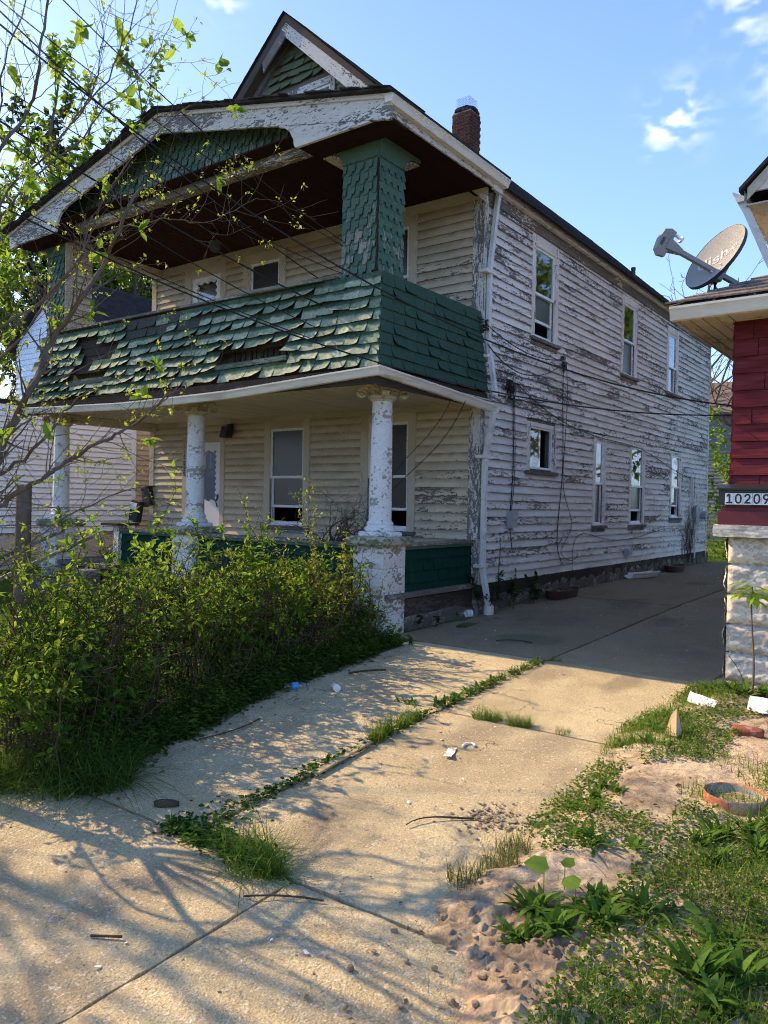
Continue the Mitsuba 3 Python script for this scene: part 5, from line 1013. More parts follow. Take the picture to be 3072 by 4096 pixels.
shoots('leafy sapling at the right end of the hedge', [(.12, -3.9), (.0, -3.6), (.2, -3.3), (.05, -3.0), (-.15, -3.3), (.2, -2.8), (.1, -2.6), (.28, -3.6), (-.05, -4.2)], [1.15, 1.25, 1.1, 1.15, 1.3, 1.0, .8, .9, 1.3], (.03, .07), (.10, .19, .02), (.28, .36, .05), 5, asp=.5, every=.045)
shoots('tall thin yellow-green shoot before the lower window', [(.02, -3.55), (-.04, -3.5), (.06, -3.42), (-.1, -3.62), (.1, -3.5), (.15, -3.36)], [2.25, 2.05, 1.9, 1.8, 1.65, 1.7], (.025, .055), (.26, .34, .03), (.50, .50, .07), 6, asp=.5, every=.035, lean=.05, k=3, stem='bark')
shoots('broad leafed shoot bending across the white pier', [(.12, -2.75)], [1.05], (.06, .11), (.14, .26, .04), (.34, .46, .10), 17, lean=.02, k=3)
shoots('leafy shoot beside the left stair post', [(-.95, -5.0), (-.9, -4.9), (-1.0, -5.1)], [2.1, 1.8, 1.6], (.07, .12), (.12, .26, .03), (.34, .48, .06), 8, every=.07, lean=.1)
# weeds at the hedge foot
rnd = np.random.default_rng(9); P, D, S, CO = [], [], [], []
for k in range(1900):
    y = rnd.uniform(-7.0, -2.4); x = edge(y) + .10 - abs(rnd.normal(0, .2)) + rnd.normal(0, .05); z = float(G(x, y)) - .01; cl = clump((x, y, 3), 1.5); h = rnd.uniform(.10, .45) * (.5 + cl) * (1 if x < edge(y) - .02 else .5); lean = rnd.normal(0, .2, 2); sc = rnd.uniform(.6, 1.4); tn = rnd.random()
    for i in range(10): a = i * 2.4 + rnd.normal(0, .5); q = (i + .5) / 10; P.append((x + lean[0] * h * q, y + lean[1] * h * q, z + h * q)); D.append((math.cos(a), math.sin(a), rnd.uniform(-.3, .6))); S.append(sc * rnd.uniform(.035, .075) * (1.15 - .5 * q)); CO.append(np.array((.035, .08, .014)) * (1 - tn) + np.array((.12, .20, .035)) * tn)
n = len(P); cput('hedge_foot_weeds', [leaves(P, D, np.tile(A(0, 0, 1), (n, 1)) + rnd.normal(0, .3, (n, 3)), np.array(S), .42, np.array(CO) * (.7 + .6 * rnd.random((n, 1))), True)], M['leafd']); tag('hedge_foot_weeds', 'dense dark weeds at the foot of the hedge', None, None, 'stuff')
n = 9000; x = rng.uniform(-9, .3, n); y = rng.uniform(-6.8, -2.3, n); B = np.stack([x, y, yard_h(x, y) - .01], -1)
cput('yard_grass', [strips(B, rng.random(n) * 6.283, rng.uniform(.1, .35, n), rng.uniform(.006, .012, n), rng.random(n) * .8, rng.uniform(.1, .6, n), lcol(n, (.07, .14, .015), (.22, .33, .05)), 3)], M['grass']); tag('yard_grass', 'tall sunlit grass in the yard behind the hedge', None, None, 'stuff')
# plants along the house wall
def wallweed(label, x, y, n, h, S, c, seed): n = (n + 2) // 3; shoots(label, [(x + rng.normal(0, .08), y + rng.normal(0, .14)) for _ in range(n)], rng.uniform(h * .5, h, n), S, *c, seed, asp=.6, every=.04, k=4, name='wall_weed', cat='weed')
DG = ((.02, .05, .012), (.06, .11, .025))
wallweed('dark weed behind the lower downspout at the house corner', .12, .1, 8, .75, (.05, .1), DG, 21)
wallweed('dark weed on the wall right of the downspout', .12, .75, 9, .55, (.06, .12), DG, 22)
wallweed('dark leafy weed at the wall before the first planter pan', .12, 1.6, 7, .4, (.06, .12), DG, 23)
wallweed('dark weed at the porch footing beside the white pier', .14, -1.45, 6, .3, (.06, .11), DG, 24)
wallweed('green nettle at the driveway edge beside the white pier', .38, -2.4, 9, .25, (.05, .1), ((.05, .12, .02), (.15, .26, .05)), 25)
n = 5000; x = rng.uniform(-.5, 3.5, n); y = rng.uniform(13.2, 17, n); P = np.stack([x, y, G(x, y) + rng.uniform(0, 1.0, n) ** 1.5 * 1.6], -1)
cput('rear_undergrowth', [leaves(P, rng.normal(0, 1, (n, 3)), np.tile(A(0, 0, 1), (n, 1)) + rng.normal(0, .4, (n, 3)), rng.uniform(.06, .14, n), .6, lcol(n, (.05, .12, .015), (.18, .30, .04)))], M['leaf']); tag('rear_undergrowth', 'green undergrowth at the far end of the driveway', None, None, 'stuff')
shoots('thin stemmed sapling at the far end of the driveway', [(.5, 13.6), (.8, 13.9), (1.1, 13.7), (.35, 14.2), (.95, 14.3), (.6, 15.2), (1.3, 14.6), (.2, 15.6), (1.0, 15.8)], [4.2, 3.6, 3.9, 4.4, 3.2, 4.9, 4.4, 5.2, 4.6], (.12, .24), (.10, .22, .02), (.28, .42, .05), 27, stem='bark', every=.10, lean=.05, k=2)
# dead vines: on the porch rail, on the wall corner by the meter
rnd = np.random.default_rng(14); out = []
for k in range(46):
    a = rnd.uniform(0, 6.28); grow(out, [], A(-.85 + rnd.normal(0, .22), -2.02 + rnd.normal(0, .06), 1.07), A(math.cos(a), .3 * math.sin(a), rnd.uniform(.2, 1.3)), rnd.uniform(.3, .9), .007, 2, rnd, -.1, .7, .05, .25, .0022)
BR = thing('dead_brush', 'tangle of dead dark vine stems on the porch rail beside the right column', 'dead branches'); wood(BR + '__twigs', out, M['barkd'], 4)
out = []
for k in range(16): grow(out, [], A(.02 + rnd.uniform(0, .03), 10.9 + rnd.normal(0, .3), .2), A(.0, rnd.normal(0, .25), 1), rnd.uniform(.8, 2.0), .007, 2, rnd, .2, .5, .08, .3, .003)
for p, r in out: p[:, 0] = np.clip(p[:, 0], .03, .12)
BR = thing('dead_vine', 'dry vine climbing the clapboards beside the electric meter', 'vine'); wood(BR + '__stems', out, M['barkd'], 4)

# across the street: what the front windows mirror
for i, (x, y, h) in enumerate(((-30, -34, 13), (-20, -38, 15), (-10, -36, 12), (-38, -28, 14))):
    tree(('leafy tree across the street, farther left', 'tallest leafy tree across the street', 'leafy tree across the street, farther right', 'leafy tree across the street at the far left')[i], x, y, h, 4.4, 16, LG1, LG2, 30 + i, trunk=.2, leafS=(.25, .5), lk=5)
b = abox(-26, -14, -34, -26, -.5, 6.5, .2); AH = thing('house_opposite', 'brown house on the other side of the street', 'house'); board(AH + '__wall', b, M['cream']); v, f = slabxz(Polygon([(-26.5, 6.4), (-13.5, 6.4), (-20, 11)]), -34.3, -25.6); put(AH + '__roof', (v, f), M['roofb'])

# ================================================================== RED HOUSE (right)
RH = thing('red_house', 'neighbouring house with red shingle porch on a white rock-faced stone pier', 'house')
def pt(key, b, m): board(RH + '__' + key, b, m)
PR = nk(RH + '__stone_pier'); m = trimesh.creation.box((1.7, .7, 1.5)); put(PR, (np.array(m.vertices) + A(4.81, -1.95, .62), np.array(m.faces)), M['rock'], number=False)
zz = [-.16, .045, .30, .556, .83, 1.10, 1.352]
for i, (z0, z1) in enumerate(zip(zz[:-1], zz[1:])):
    for x0, x1 in ((3.935, 4.86), (4.87, 5.7)):
        nx, nz = int((x1 - x0) / .018), 16; u, w = np.meshgrid(np.linspace(0, 1, nx + 1), np.linspace(0, 1, nz + 1), indexing='ij')
        X = x0 + u * (x1 - x0); Zc = z0 + .008 + w * (z1 - z0 - .016); q = np.stack([X * 1, X * 0 + i * 3.1, Zc], -1)
        ed = np.clip(np.minimum(np.minimum(w, 1 - w) * (z1 - z0) / .05, np.minimum(u * (x1 - x0), (1 - u) * (x1 - x0)) / .05), 0, 1)
        dd = .012 + ed ** .6 * (.02 + .075 * np.clip(meshkit.fbm(q * 6.5, 4, 3) - .25, 0, 1)) + (meshkit.fbm(q * 30, 3, 4) - .5) * .018
        V = np.stack([X - (u < .001) * .0, -2.30 - dd, Zc], -1).reshape(-1, 3); k, l = np.meshgrid(np.arange(nx), np.arange(nz), indexing='ij'); k = k * (nz + 1) + l; Fq = np.stack([k, k + nz + 1, k + nz + 2, k + 1], -1).reshape(-1, 4)
        mb = MB().add(V, Fq)
        if x0 < 4:   # left face of the block
            ny = 34; u, w = np.meshgrid(np.linspace(0, 1, ny + 1), np.linspace(0, 1, nz + 1), indexing='ij'); Y = -2.31 + u * .7; Zc = z0 + .008 + w * (z1 - z0 - .016); q = np.stack([Y * 0 + 9, Y, Zc + i], -1)
            ed = np.clip(np.minimum(np.minimum(w, 1 - w) * (z1 - z0) / .05, (u + .03) * .7 / .05), 0, 1); dd = ed ** .6 * (.012 + .07 * np.clip(meshkit.fbm(q * 6.5, 4, 3) - .25, 0, 1)) + (meshkit.fbm(q * 30, 3, 4) - .5) * .015
            V = np.stack([3.935 - dd, Y, Zc], -1); V[0, :, 1] = -2.312; V = V.reshape(-1, 3); k, l = np.meshgrid(np.arange(ny), np.arange(nz), indexing='ij'); k = k * (nz + 1) + l; mb.add(V, np.stack([k, k + 1, k + nz + 2, k + nz + 1], -1).reshape(-1, 4))
        mb.put(PR + '__block', M['rock'], 50)
m = trimesh.creation.box((2.0, .98, .105))
for _ in range(5): m = m.subdivide()
v = np.array(m.vertices); v *= 1 - .0 * v; e = np.abs(np.abs(v[:, 2]) - .0525) < 1e-6; v += (meshkit.fbm(v * 28, 3, 5) - .5)[:, None] * .016 * np.sign(v); put(PR + '__cap_stone', (v + A(4.83, -1.97, 1.405), np.array(m.faces)), M['rock'], 40)
pt('sill_board', abox(3.868, 5.9, -2.45, -2.2, 1.458, 1.578), M['redp']); pt('sill_board', abox(3.885, 5.9, -2.40, -2.2, 1.579, 1.625), M['redp'])
pt('porch_wall', abox(3.955, 5.9, -2.31, -2.2, 1.6, 3.42), M['redp']); pt('porch_side_wall', abox(3.955, 4.03, -2.19, 1.2, .2, 3.42), M['redp'])
FR_ = Fr((0, -2.312, 0), (1, 0, 0), (0, -1, 0)); SR_ = Fr((3.953, 0, 0), (0, 1, 0), (-1, 0, 0))
z = 1.60; k = 0
while z < 3.36:
    zt = min(z + .20, 3.40); fl = .04 * max(0, 1 - (z - 1.6) / .5) ** 2
    a = 3.952 - fl - .003
    while a < 5.2:
        w = R.choice([.16, .2, .26, .33, .42]); b = a + w
        if b > 5.2: b = 5.25
        shingle(FR_.p(a, zt, .004), A(b - a - .006, 0, 0), A(0, -fl * .5 - .004, z - zt), FR_.N, .006, .014, None, 2, 1, cup=R.uniform(0, .004)).put(RH + '__shingle', M['red']); a = b
    a = -2.325 - fl
    while a < 1.1:
        w = R.choice([.16, .2, .26, .33, .42]); b = min(a + w, 1.15)
        shingle(SR_.p(a, zt, .004), A(0, b - a - .006, 0), A(-fl * .6, 0, z - zt), SR_.N, .004, .012, None, 2, 1).put(RH + '__side_shingle', M['red']); a = b
    z += .1525; k += 1
# eaves: gutter, soffit boards, fascia, hipped porch roof
v, f = gsweep([(3.50, -2.70, 3.27), (5.9, -2.70, 3.285)], [(a * 1.0, z * 1.12) for a, z in KP]); g = put(RH + '__porch_gutter', (v, f), M['gutter'], 35)
q = np.array([(3.499, -2.70 - a, 3.27 + z * 1.12) for a, z in KP]); put(g + '__end_cap', (np.vstack([q, [[3.499, -2.70, 3.33]]]), np.array([(i, i + 1, len(q)) for i in range(len(q) - 1)])), M['gutter'])
pt('fascia_board', abox(3.60, 5.9, -2.698, -2.68, 3.28, 3.455, .85), M['greywood']); pt('fascia_board', abox(3.50, 3.52, -2.66, 3.0, 3.285, 3.40, .3), M['soffit'])
for i, x in enumerate(np.arange(3.525, 3.95, .108)): pt('soffit_board', abox(x, x + R.uniform(.096, .103), -2.68, 2.6, 3.29, 3.31, .3), M['soffit'])
pt('front_soffit', abox(3.96, 5.9, -2.678, -2.33, 3.291, 3.309, .3), M['soffit'])
sl = .45; ex_, ey_ = 3.46, -2.78
def roofp(x, y): return 3.42 + sl * min(x - ex_, y - ey_)
RP = nk(RH + '__porch_roof')
P = np.array([(ex_, ey_, 3.40), (6.2, ey_, 3.40), (6.2, .9, 3.40 + sl * 2.74), (ex_ + 2.74, ey_ + 2.74, 3.40 + sl * 2.74), (ex_, 3.0, 3.40)]); put(RP, (P, np.array([(0, 1, 3), (1, 2, 3), (0, 3, 4)])), M['roofb'], number=False)
for k in range(16):                                             # courses of both slopes, lapped and uneven
    d0 = .15 * k - .02; d1 = d0 + .19
    for side in (0, 1):
        t = 0.0; lim = 2.5
        a = ex_ + max(d0, 0) if side == 0 else ey_ + max(d0, 0)
        while a < (5.9 if side == 0 else 2.6):
            b = a + R.uniform(.28, .36); dz = R.uniform(0, .007)
            def Q(s, d, h): return A(s, ey_ + d, 3.42 + sl * d + h) if side == 0 else A(ex_ + d, s, 3.42 + sl * d + h)
            lo = .016 + dz; q = [Q(a, d0, lo), Q(b - .006, d0, lo), Q(b - .006, d1, .002), Q(max(a, (ex_ if side == 0 else ey_) + d1) if a - (ex_ if side == 0 else ey_) < d1 else a, d1, .002), Q(a, d0, lo - .014), Q(b - .006, d0, lo - .014)]
            put(RP + '__shingle', (np.array(q), np.array([(0, 1, 2), (0, 2, 3), (4, 5, 1), (4, 1, 0)])), M['roofb']); a = b
# tall main block behind the porch
pt('upper_wall', abox(3.72, 8.5, 1.0, 9.0, .2, 5.55, .1), M['white'])
v, f = slabxz(Polygon([(3.40, 5.56), (8.9, 5.56), (6.1, 8.25)]), .62, .66); put(RH + '__gable_front', (v, f), M['white'], uv=wuv(v, (1, 0, 0), (0, 0, 1), .1))
v, f = slabxz(Polygon([(3.31, 5.61), (3.31, 5.56), (6.1, 8.28), (6.1, 8.34)]), .55, 9.2); put(RH + '__main_roof', (v, f), M['roof'])
v, f = slabxz(Polygon([(9.0, 5.68), (9.0, 5.55), (6.1, 8.35), (6.1, 8.5)]), .55, 9.2); put(RH + '__main_roof', (v, f), M['roof'])
v, f = slabxz(Polygon([(3.40, 5.46), (3.40, 5.61), (6.1, 8.25), (6.1, 8.06)]), .60, .619); put(RH + '__rake_board', (v, f), M['soffit'], uv=wuv(v, unit((1, 0, .97)), (0, 0, 1), .1))
pt('main_soffit', abox(3.38, 3.74, .64, 9.0, 5.40, 5.42, .3), M['soffit'])
v, f = gsweep([(3.36, 9.0, 5.46), (3.36, .62, 5.46)], [(a * 1.25, z * 1.3) for a, z in KP]); g = put(RH + '__main_gutter', (v, f), M['gutterw'], 35)
q = np.array([(3.36 - a * 1.25, .618, 5.46 + z * 1.3) for a, z in KP]); put(g + '__end_cap', (np.vstack([q, [[3.36, .618, 5.52]]]), np.array([(i, i + 1, len(q)) for i in range(len(q) - 1)])), M['gutterw'])
spout(RH + '__downspout', [(3.31, .72, 5.48), (3.38, .74, 5.34), (3.66, .86, 4.62), (3.67, .90, 4.4), (3.67, .92, 3.7)], M['gutterw'], .10, .08)
# satellite dish
DI = thing('satellite_dish', 'grey satellite dish with a feed arm on the brown porch roof', 'satellite dish')
dc = A(3.60, -1.5, 4.12); nrm = unit(A(-.47, -.71, .52)); upv = unit(A(0, 0, 1) - nrm * nrm[2]); rt = np.cross(upv, nrm)
rr = np.linspace(0, 1, 10); th = np.linspace(0, 2 * np.pi, 49)[:-1]; Rr, Th = np.meshgrid(rr, th, indexing='ij'); Ra, Rb = .335, .385
def dishp(r, t, off=0.0): return dc + (r * np.cos(t) * Ra)[..., None] * rt + (r * np.sin(t) * Rb)[..., None] * upv + (.075 * r ** 2 + off)[..., None] * nrm
V = dishp(Rr, Th); nt = 48; i, j = np.meshgrid(np.arange(9), np.arange(nt), indexing='ij'); Fq = np.stack([i * nt + j, i * nt + (j + 1) % nt, (i + 1) * nt + (j + 1) % nt, (i + 1) * nt + j], -1).reshape(-1, 4)
mat('dish_grey', two(prin(rgb(.27, .27, .265), .8, .2))); mat('dish_dark', two(prin(rgb(.035, .04, .05), .5, .35)))
put(DI + '__reflector', (V.reshape(-1, 3), Fq), 'mat_dish_grey', True)
V2 = dishp(np.full(48, 1.0), th, np.full(48, .002)); V3 = dishp(np.full(48, 1.012), th, np.full(48, .002)); V4 = dishp(np.full(48, 1.012), th, np.full(48, -.035)); V5 = dishp(np.full(48, .6), th, np.full(48, -.03)); j = np.arange(48); W4 = np.vstack([V2, V3, V4, V5])
put(DI + '__rim', (W4, np.vstack([np.stack([j + 48 * a, (j + 1) % 48 + 48 * a, (j + 1) % 48 + 48 * (a + 1), j + 48 * (a + 1)], -1) for a in range(3)])), 'mat_dish_dark')
pb = A(3.68, -1.45, 3.93); fc = A(3.20, -1.92, 4.235)
foot = A(3.86, -1.30, roofp(3.86, -1.30) + .01)
d = unit(fc - pb); sx = rt; sy = unit(np.cross(d, sx)); put(DI + '__feed_arm', (lambda b: (b[0], b[1]))(obox(pb - sx * .022 - sy * .022 - d * .1, d * (np.linalg.norm(fc - pb) + .02), sx * .044, sy * .044)), 'mat_dish_grey')
put(DI + '__mast', tube(spline([dc - nrm * .08 - upv * .1, dc - nrm * .14 - upv * .28, foot + A(0, 0, .12), foot], 10), .024, 10), M['blackm'], 40)
b = obox(dc - nrm * .09 - rt * .07 - upv * .22, rt * .14, upv * .26, nrm * .06); put(DI + '__bracket', (b[0], b[1]), 'mat_dish_grey')
b = obox(foot - A(.08, .08, .005), A(.16, 0, 0), A(0, .16, .05), A(0, 0, .012)); put(DI + '__foot_plate', (b[0], b[1]), M['blackm'])
hd = thing('dish_feed', '', '') ; del labels[hd]
def hullm(pts):
    h = trimesh.convex.convex_hull(np.array(pts)); return np.array(h.vertices), np.array(h.faces)
e1 = unit(np.cross(d, np.cross(A(.55, .35, .75), d))); u2 = e1; e3 = np.cross(d, e1); pts = []
for s in (-1, 1):
    for a, b in ((-.02, -.12), (.05, -.135), (.10, -.09), (.115, .02), (.10, .12), (.04, .15), (-.02, .14)): pts.append(fc + d * a + e1 * b + e3 * (s * (.042 if abs(b) < .11 else .032)))
put(DI + '__feed_head', hullm(pts), 'mat_dish_grey', 30)
pts = [fc - d * .16 + sx * s * .024 + sy * t for s in (-1, 1) for t in (-.026, .026)] + [fc + d * .02 + sx * s * .055 + u2 * t for s in (-1, 1) for t in (-.06, .05)]
put(DI + '__feed_neck', hullm(pts), 'mat_dish_grey', 40)
for k, o in enumerate((.13, .01)):
    a0 = fc + e1 * o + d * .0; a1 = a0 - nrm * .10; mb = MB().add(*tube([a0, a1], .016, 10)).add(*tube([a1, a1 - nrm * .008, a1 - nrm * .024], [.034, .036, .03], 14)); mb.put(DI + '__feed_horn', M['vinyl'], 40)
def textq(key, s, h, o, ex, ey, m, dep=.002, bold=True, sxx=1.0, para=False):
    t = meshkit.text_mesh(s, h, dep, bold); v = np.array(t.vertices); ez = np.cross(ex, ey); c = .5 * (v[:, 0].min() + v[:, 0].max())
    q = o + (v[:, :1] - c) * sxx * ex + v[:, 1:2] * ey + v[:, 2:3] * ez
    if para: w = q - dc; q = q + nrm * (.075 * ((w @ rt / Ra) ** 2 + (w @ upv / Rb) ** 2))[:, None]
    put(key, (q, np.array(t.faces)), m)
mat('faded_print', two(prin(rgb(.45, .45, .44), .8, .2)))
lx = -rt if np.dot(rt, A(1, 0, 0)) < 0 else rt
lx0 = np.cross(upv, nrm); lx = unit(lx0 * math.cos(.42) + upv * math.sin(.42)); ly = np.cross(nrm, lx)
textq(DI + '__lettering', 'dish', .13, dc + nrm * .002 - lx * .07 + ly * .0, lx, ly, 'mat_faded_print', .0015, para=True)
textq(DI + '__lettering', 'HD', .065, dc + nrm * .002 + lx * .17, lx, ly, 'mat_faded_print', .0015, para=True)
textq(DI + '__lettering', 'dish', .030, fc + d * .06 + e1 * .0 + (e3 if np.dot(e3, CAM - fc) > 0 else -e3) * .0435, e1, np.cross(e3 if np.dot(e3, CAM - fc) > 0 else -e3, e1), M['blackm'])
for a, b in ((.12, -.16), (.03, -.19), (.16, -.25)): put(DI + '__bolt', tube([dc + lx * a + upv * b + nrm * .02, dc + lx * a + upv * b + nrm * .045], .008, 8), M['gutterw'])
# house number box: 10209
NB = thing('house_number_box', 'black house number box with white tiles reading 10209', 'house number')
b = abox(3.872, 4.75, -2.452, -2.405, 1.632, 1.785); put(NB + '__case', (b[0], b[1]), M['blackm']); b = obox((3.862, -2.485, 1.772), (.9, 0, 0), (0, .10, .035), (0, 0, .016)); put(NB + '__hood', (b[0], b[1]), M['blackm'])
for i, ch in enumerate('10209'):
    x0 = 3.928 + i * .0752; b = abox(x0, x0 + .0728, -2.458, -2.451, 1.640, 1.742); k = put(NB + '__tile', (b[0], b[1]), M['vinyl'])
    t = meshkit.text_mesh(ch, .081, .003, True); v = np.array(t.vertices); c = .5 * (v[:, 0].min() + v[:, 0].max())
    put(k + '__digit', (np.stack([x0 + .0362 + (v[:, 0] - c) * .92, -2.458 - v[:, 2], 1.652 + v[:, 1]], -1), np.array(t.faces)), M['blackm'])
    if ch == '1':
        for zb in (1.653, 1.722): b = abox(x0 + (.018 if zb < 1.7 else .022), x0 + (.062 if zb < 1.7 else .036), -2.4612, -2.458, zb, zb + .011); put(k + '__digit', (b[0], b[1]), M['blackm'])
# ================================================================== WHITE HOUSE (left) and grey house behind
WH = thing('white_house', 'white vinyl sided house with a black roof beyond the porch at the left', 'house')
def pw(key, b, m): board(WH + '__' + key, b, m)
mat('grey_metal', two(prin(rgb(.36, .36, .37), .5, .4))); mat('bright_vinyl', two(prin(rgb(.78, .86, .94), .5, .3)))
SWL = Fr((-11, 0, 0), (0, 1, 0), (1, 0, 0)); FWL = Fr((0, 1.2, 0), (1, 0, 0), (0, -1, 0))
pw('porch_block', abox(-17, -11.02, -6.5, 2.03, .72, 3.55), 'mat_bright_vinyl'); pw('foundation', abox(-17, -11.0, -6.4, 2.0, -.3, .74), M['soffit']); pw('main_block', abox(-15.26, -11.04, 1.2, 13, .2, 5.6), M['trimcream'])
z = .76
while z < 3.5:
    for a0, a1, mm in ((-6.5, 1.90, 'mat_bright_vinyl'), (2.06, 6.0, M['cream'])):
        e = SWL.p(a0, z, .012 if a0 < 0 else .0); mb = MB(); o = -.02 if a0 > 0 else 0
        mb.add([SWL.p(a0, z, .034 + o), SWL.p(a1, z, .034 + o), SWL.p(a1, z + .128, .002 + o), SWL.p(a0, z + .128, .002 + o), SWL.p(a0, z, .0 + o), SWL.p(a1, z, .0 + o)], [(0, 1, 2, 3), (4, 5, 1, 0)]); mb.put(WH + '__siding_course', mm); board(WH + '__lap_gap', SWL.box(a0, a1, z - .013, z - .001, o + .004, o + .030), 'mat_grey_metal')  # dark strip under each course paints its shadow line
    z += .127
pw('corner_post', SWL.box(1.90, 2.03, .75, 3.5, -.01, .03), 'mat_bright_vinyl')
v, f = slabxz(Polygon([(-15.26, 5.6), (-11.04, 5.6), (-13.15, 7.15)]), 1.2, 1.3); put(WH + '__gable', (v, f), 'mat_bright_vinyl')
z = 3.6
while z < 7.1:
    x1 = -11.04 if z < 5.6 else -11.04 - (z - 5.6) * 1.33; x2 = -26.3 - x1; mb = MB(); mb.add([FWL.p(x2, z, .022), FWL.p(x1, z, .022), FWL.p(x1 - .1, z + .15, .003), FWL.p(x2 + .1, z + .15, .003), FWL.p(x2, z, 0), FWL.p(x1, z, 0)], [(0, 1, 2, 3), (4, 5, 1, 0)]); mb.put(WH + '__gable_siding', 'mat_bright_vinyl'); z += .15
n = 22
for k in range(n):                                              # roof courses facing us
    xa = -10.86 - 2.35 * k / n; xb = -10.86 - 2.35 * (k + 1.2) / n; za = 5.53 + (xa + 10.86) * -.75; zb = 5.53 + (xb + 10.86) * -.75
    mb = MB(); mb.add([(xa, 1.0, za + .014), (xa, 13.2, za + .014), (xb, 13.2, zb), (xb, 1.0, zb), (xa, 1.0, za), (xa, 13.2, za)], [(0, 1, 2, 3), (4, 5, 1, 0)]); mb.put(WH + '__roof_course', M['roof'])
pw('roof_far_side', obox((-13.2, 1.0, 7.27), (0, 12.2, 0), (-2.3, 0, -1.72), (0, 0, -.05)), M['roof']); pw('porch_roof', abox(-17.2, -10.98, -6.7, 1.19, 3.56, 3.66), M['roof'])
v, f = slabxz(Polygon([(-10.86, 5.50), (-10.86, 5.36), (-13.2, 7.10), (-13.2, 7.26)]), 1.0, 1.03); put(WH + '__rake_board', (v, f), M['blackm'])
GH = thing('grey_house', 'grey clapboard house partly hidden behind saplings at the end of the driveway', 'house')
mat('grey_siding', two(dif(rgb(.26, .26, .27)))); b = abox(-7, 2.6, 25, 33, .2, 5.6); board(GH + '__wall', b, 'mat_grey_siding')
z = .5
while z < 5.5:
    mb = MB(); mb.add([(-7, 24.97, z), (2.6, 24.97, z), (2.6, 24.99, z + .15), (-7, 24.99, z + .15)], [(0, 1, 2, 3)]); mb.put(GH + '__clapboard', 'mat_grey_siding'); z += .15
pw2 = obox((-7.3, 24.7, 5.55), (10.2, 0, 0), (0, 4.2, 1.9), (0, 0, .1)); board(GH + '__roof', pw2, M['roofb'])
# ================================================================== CABLES AND FITTINGS
def cable(label, pts, r, sag=0.0, cat='cable', group=None, name='overhead_wire', n=26):
    p = np.array(pts, float)
    if len(p) == 2: t = np.linspace(0, 1, n)[:, None]; q = p[0] * (1 - t) + p[1] * t; q[:, 2] -= (sag * 4 * t * (1 - t))[:, 0]
    else: q = spline(p, max(n, len(p) * 6))
    k = nk(name); put(k, tube(q, r, 5), M['black'], True, number=False); tag(k, label, cat, group); return k
WL = [((.06, -.05, 4.25), 14.2, 2.0, .009, 'topmost wire, crossing the blue sky to the house corner'), ((.06, -.05, 4.25), 11.11, 1.16, .008, 'wire crossing the porch peak to the house corner'),
      ((.06, .9, 3.5), 12.81, 1.87, .011, 'thick wire crossing the left barge board'), ((.06, -.05, 4.25), 9.84, 1.36, .008, 'wire crossing the dark balcony ceiling'),
      ((.06, .9, 3.5), 9.11, 1.07, .015, 'thickest twisted cable, passing low over the left barge end'), ((.06, .95, 3.4), 10.35, 1.8, .009, 'wire running just under the thickest cable'),
      ((.06, .8, 3.35), 7.96, 1.16, .009, 'lowest wire, crossing the shingled parapet'), ((3.93, -2.31, 2.54), 12.9, 2.5, .010, 'long wire passing the side wall to the red house'), ((3.93, -2.25, 2.46), 8.91, 1.85, .009, 'long low wire passing the side wall to the red house')]
for a, pz, sg, r, lab in WL: cable(lab, [a, (-4, -13, pz)], r * .72, sg, 'wire', n=44)
def cab(label, pts, r=.008, **k): return cable(label, pts, r, 0, 'cable', name='wall_cable', **k)
cab('cable sagging from the house corner to the upper wire bundle', [(.10, -.03, 4.18), (.12, 1.2, 3.98), (.10, 2.72, 4.12)])
cab('second cable sagging from the house corner to the upper wire bundle', [(.13, -.05, 3.9), (.15, 1.0, 3.62), (.14, 1.9, 3.75), (.10, 2.74, 4.08)])
cab('cable hanging from the porch gutter to the lower wire knot', [(.14, -.6, 3.45), (.12, .3, 3.42), (.07, .88, 3.46)])
cab('black cable dropping down the wall from the upper wire bundle', [(.07, 2.76, 4.12), (.05, 2.80, 3.2), (.05, 2.84, 2.2), (.05, 2.72, 1.4), (.05, 2.70, .9), (.06, 2.95, .55)])
cab('second black cable hanging beside the dropping cable', [(.08, 2.82, 4.10), (.06, 2.95, 3.3), (.06, 2.86, 2.4), (.06, 2.95, 1.75), (.06, 3.25, 1.2), (.06, 2.85, .8), (.07, 3.3, .62), (.07, 3.55, .72)], .006)
cab('pair of black cables dropping to the grey junction box', [(.06, .92, 3.45), (.05, .95, 2.9), (.05, .98, 2.2), (.05, .95, 1.75), (.06, .90, 1.5)], .009)
cab('thin cable beside the pair above the junction box', [(.07, .95, 3.48), (.06, 1.0, 2.7), (.06, 1.02, 2.1), (.06, .93, 1.5)], .006)
cab('black cable hanging below the junction box', [(.06, .93, 1.22), (.06, .96, 1.0), (.05, 1.03, .85)], .007)
cab('cable running along the upper wall to the far wire knot', [(.07, .95, 3.5), (.06, 2.0, 3.2), (.05, 4.5, 2.92), (.05, 7.0, 2.85), (.05, 10.2, 2.42), (.05, 11.3, 2.4)], .008)
cab('thin cable along the lower clapboards', [(.04, 3.4, .42), (.04, 3.5, 1.0), (.04, 4.5, 1.02), (.04, 7.5, 1.0), (.04, 10.4, 1.05)], .005)
cab('pale cord hanging down the clapboards by the downspout', [(.04, .62, 1.1), (.04, .63, .8), (.04, .60, .5), (.04, .61, .32)], .005)
cab('wire from the gutter to the railing, left of the downspout', [(.16, -1.05, 2.99), (-.1, -1.2, 2.5), (-.26, -1.8, 1.9), (-.28, -1.98, 1.55)], .005)
cab('wire hanging from the gutter across the right porch window', [(.2, -.75, 3.0), (-.05, -1.0, 2.4), (-.3, -1.85, 1.65), (-.4, -1.9, 1.5)], .006)
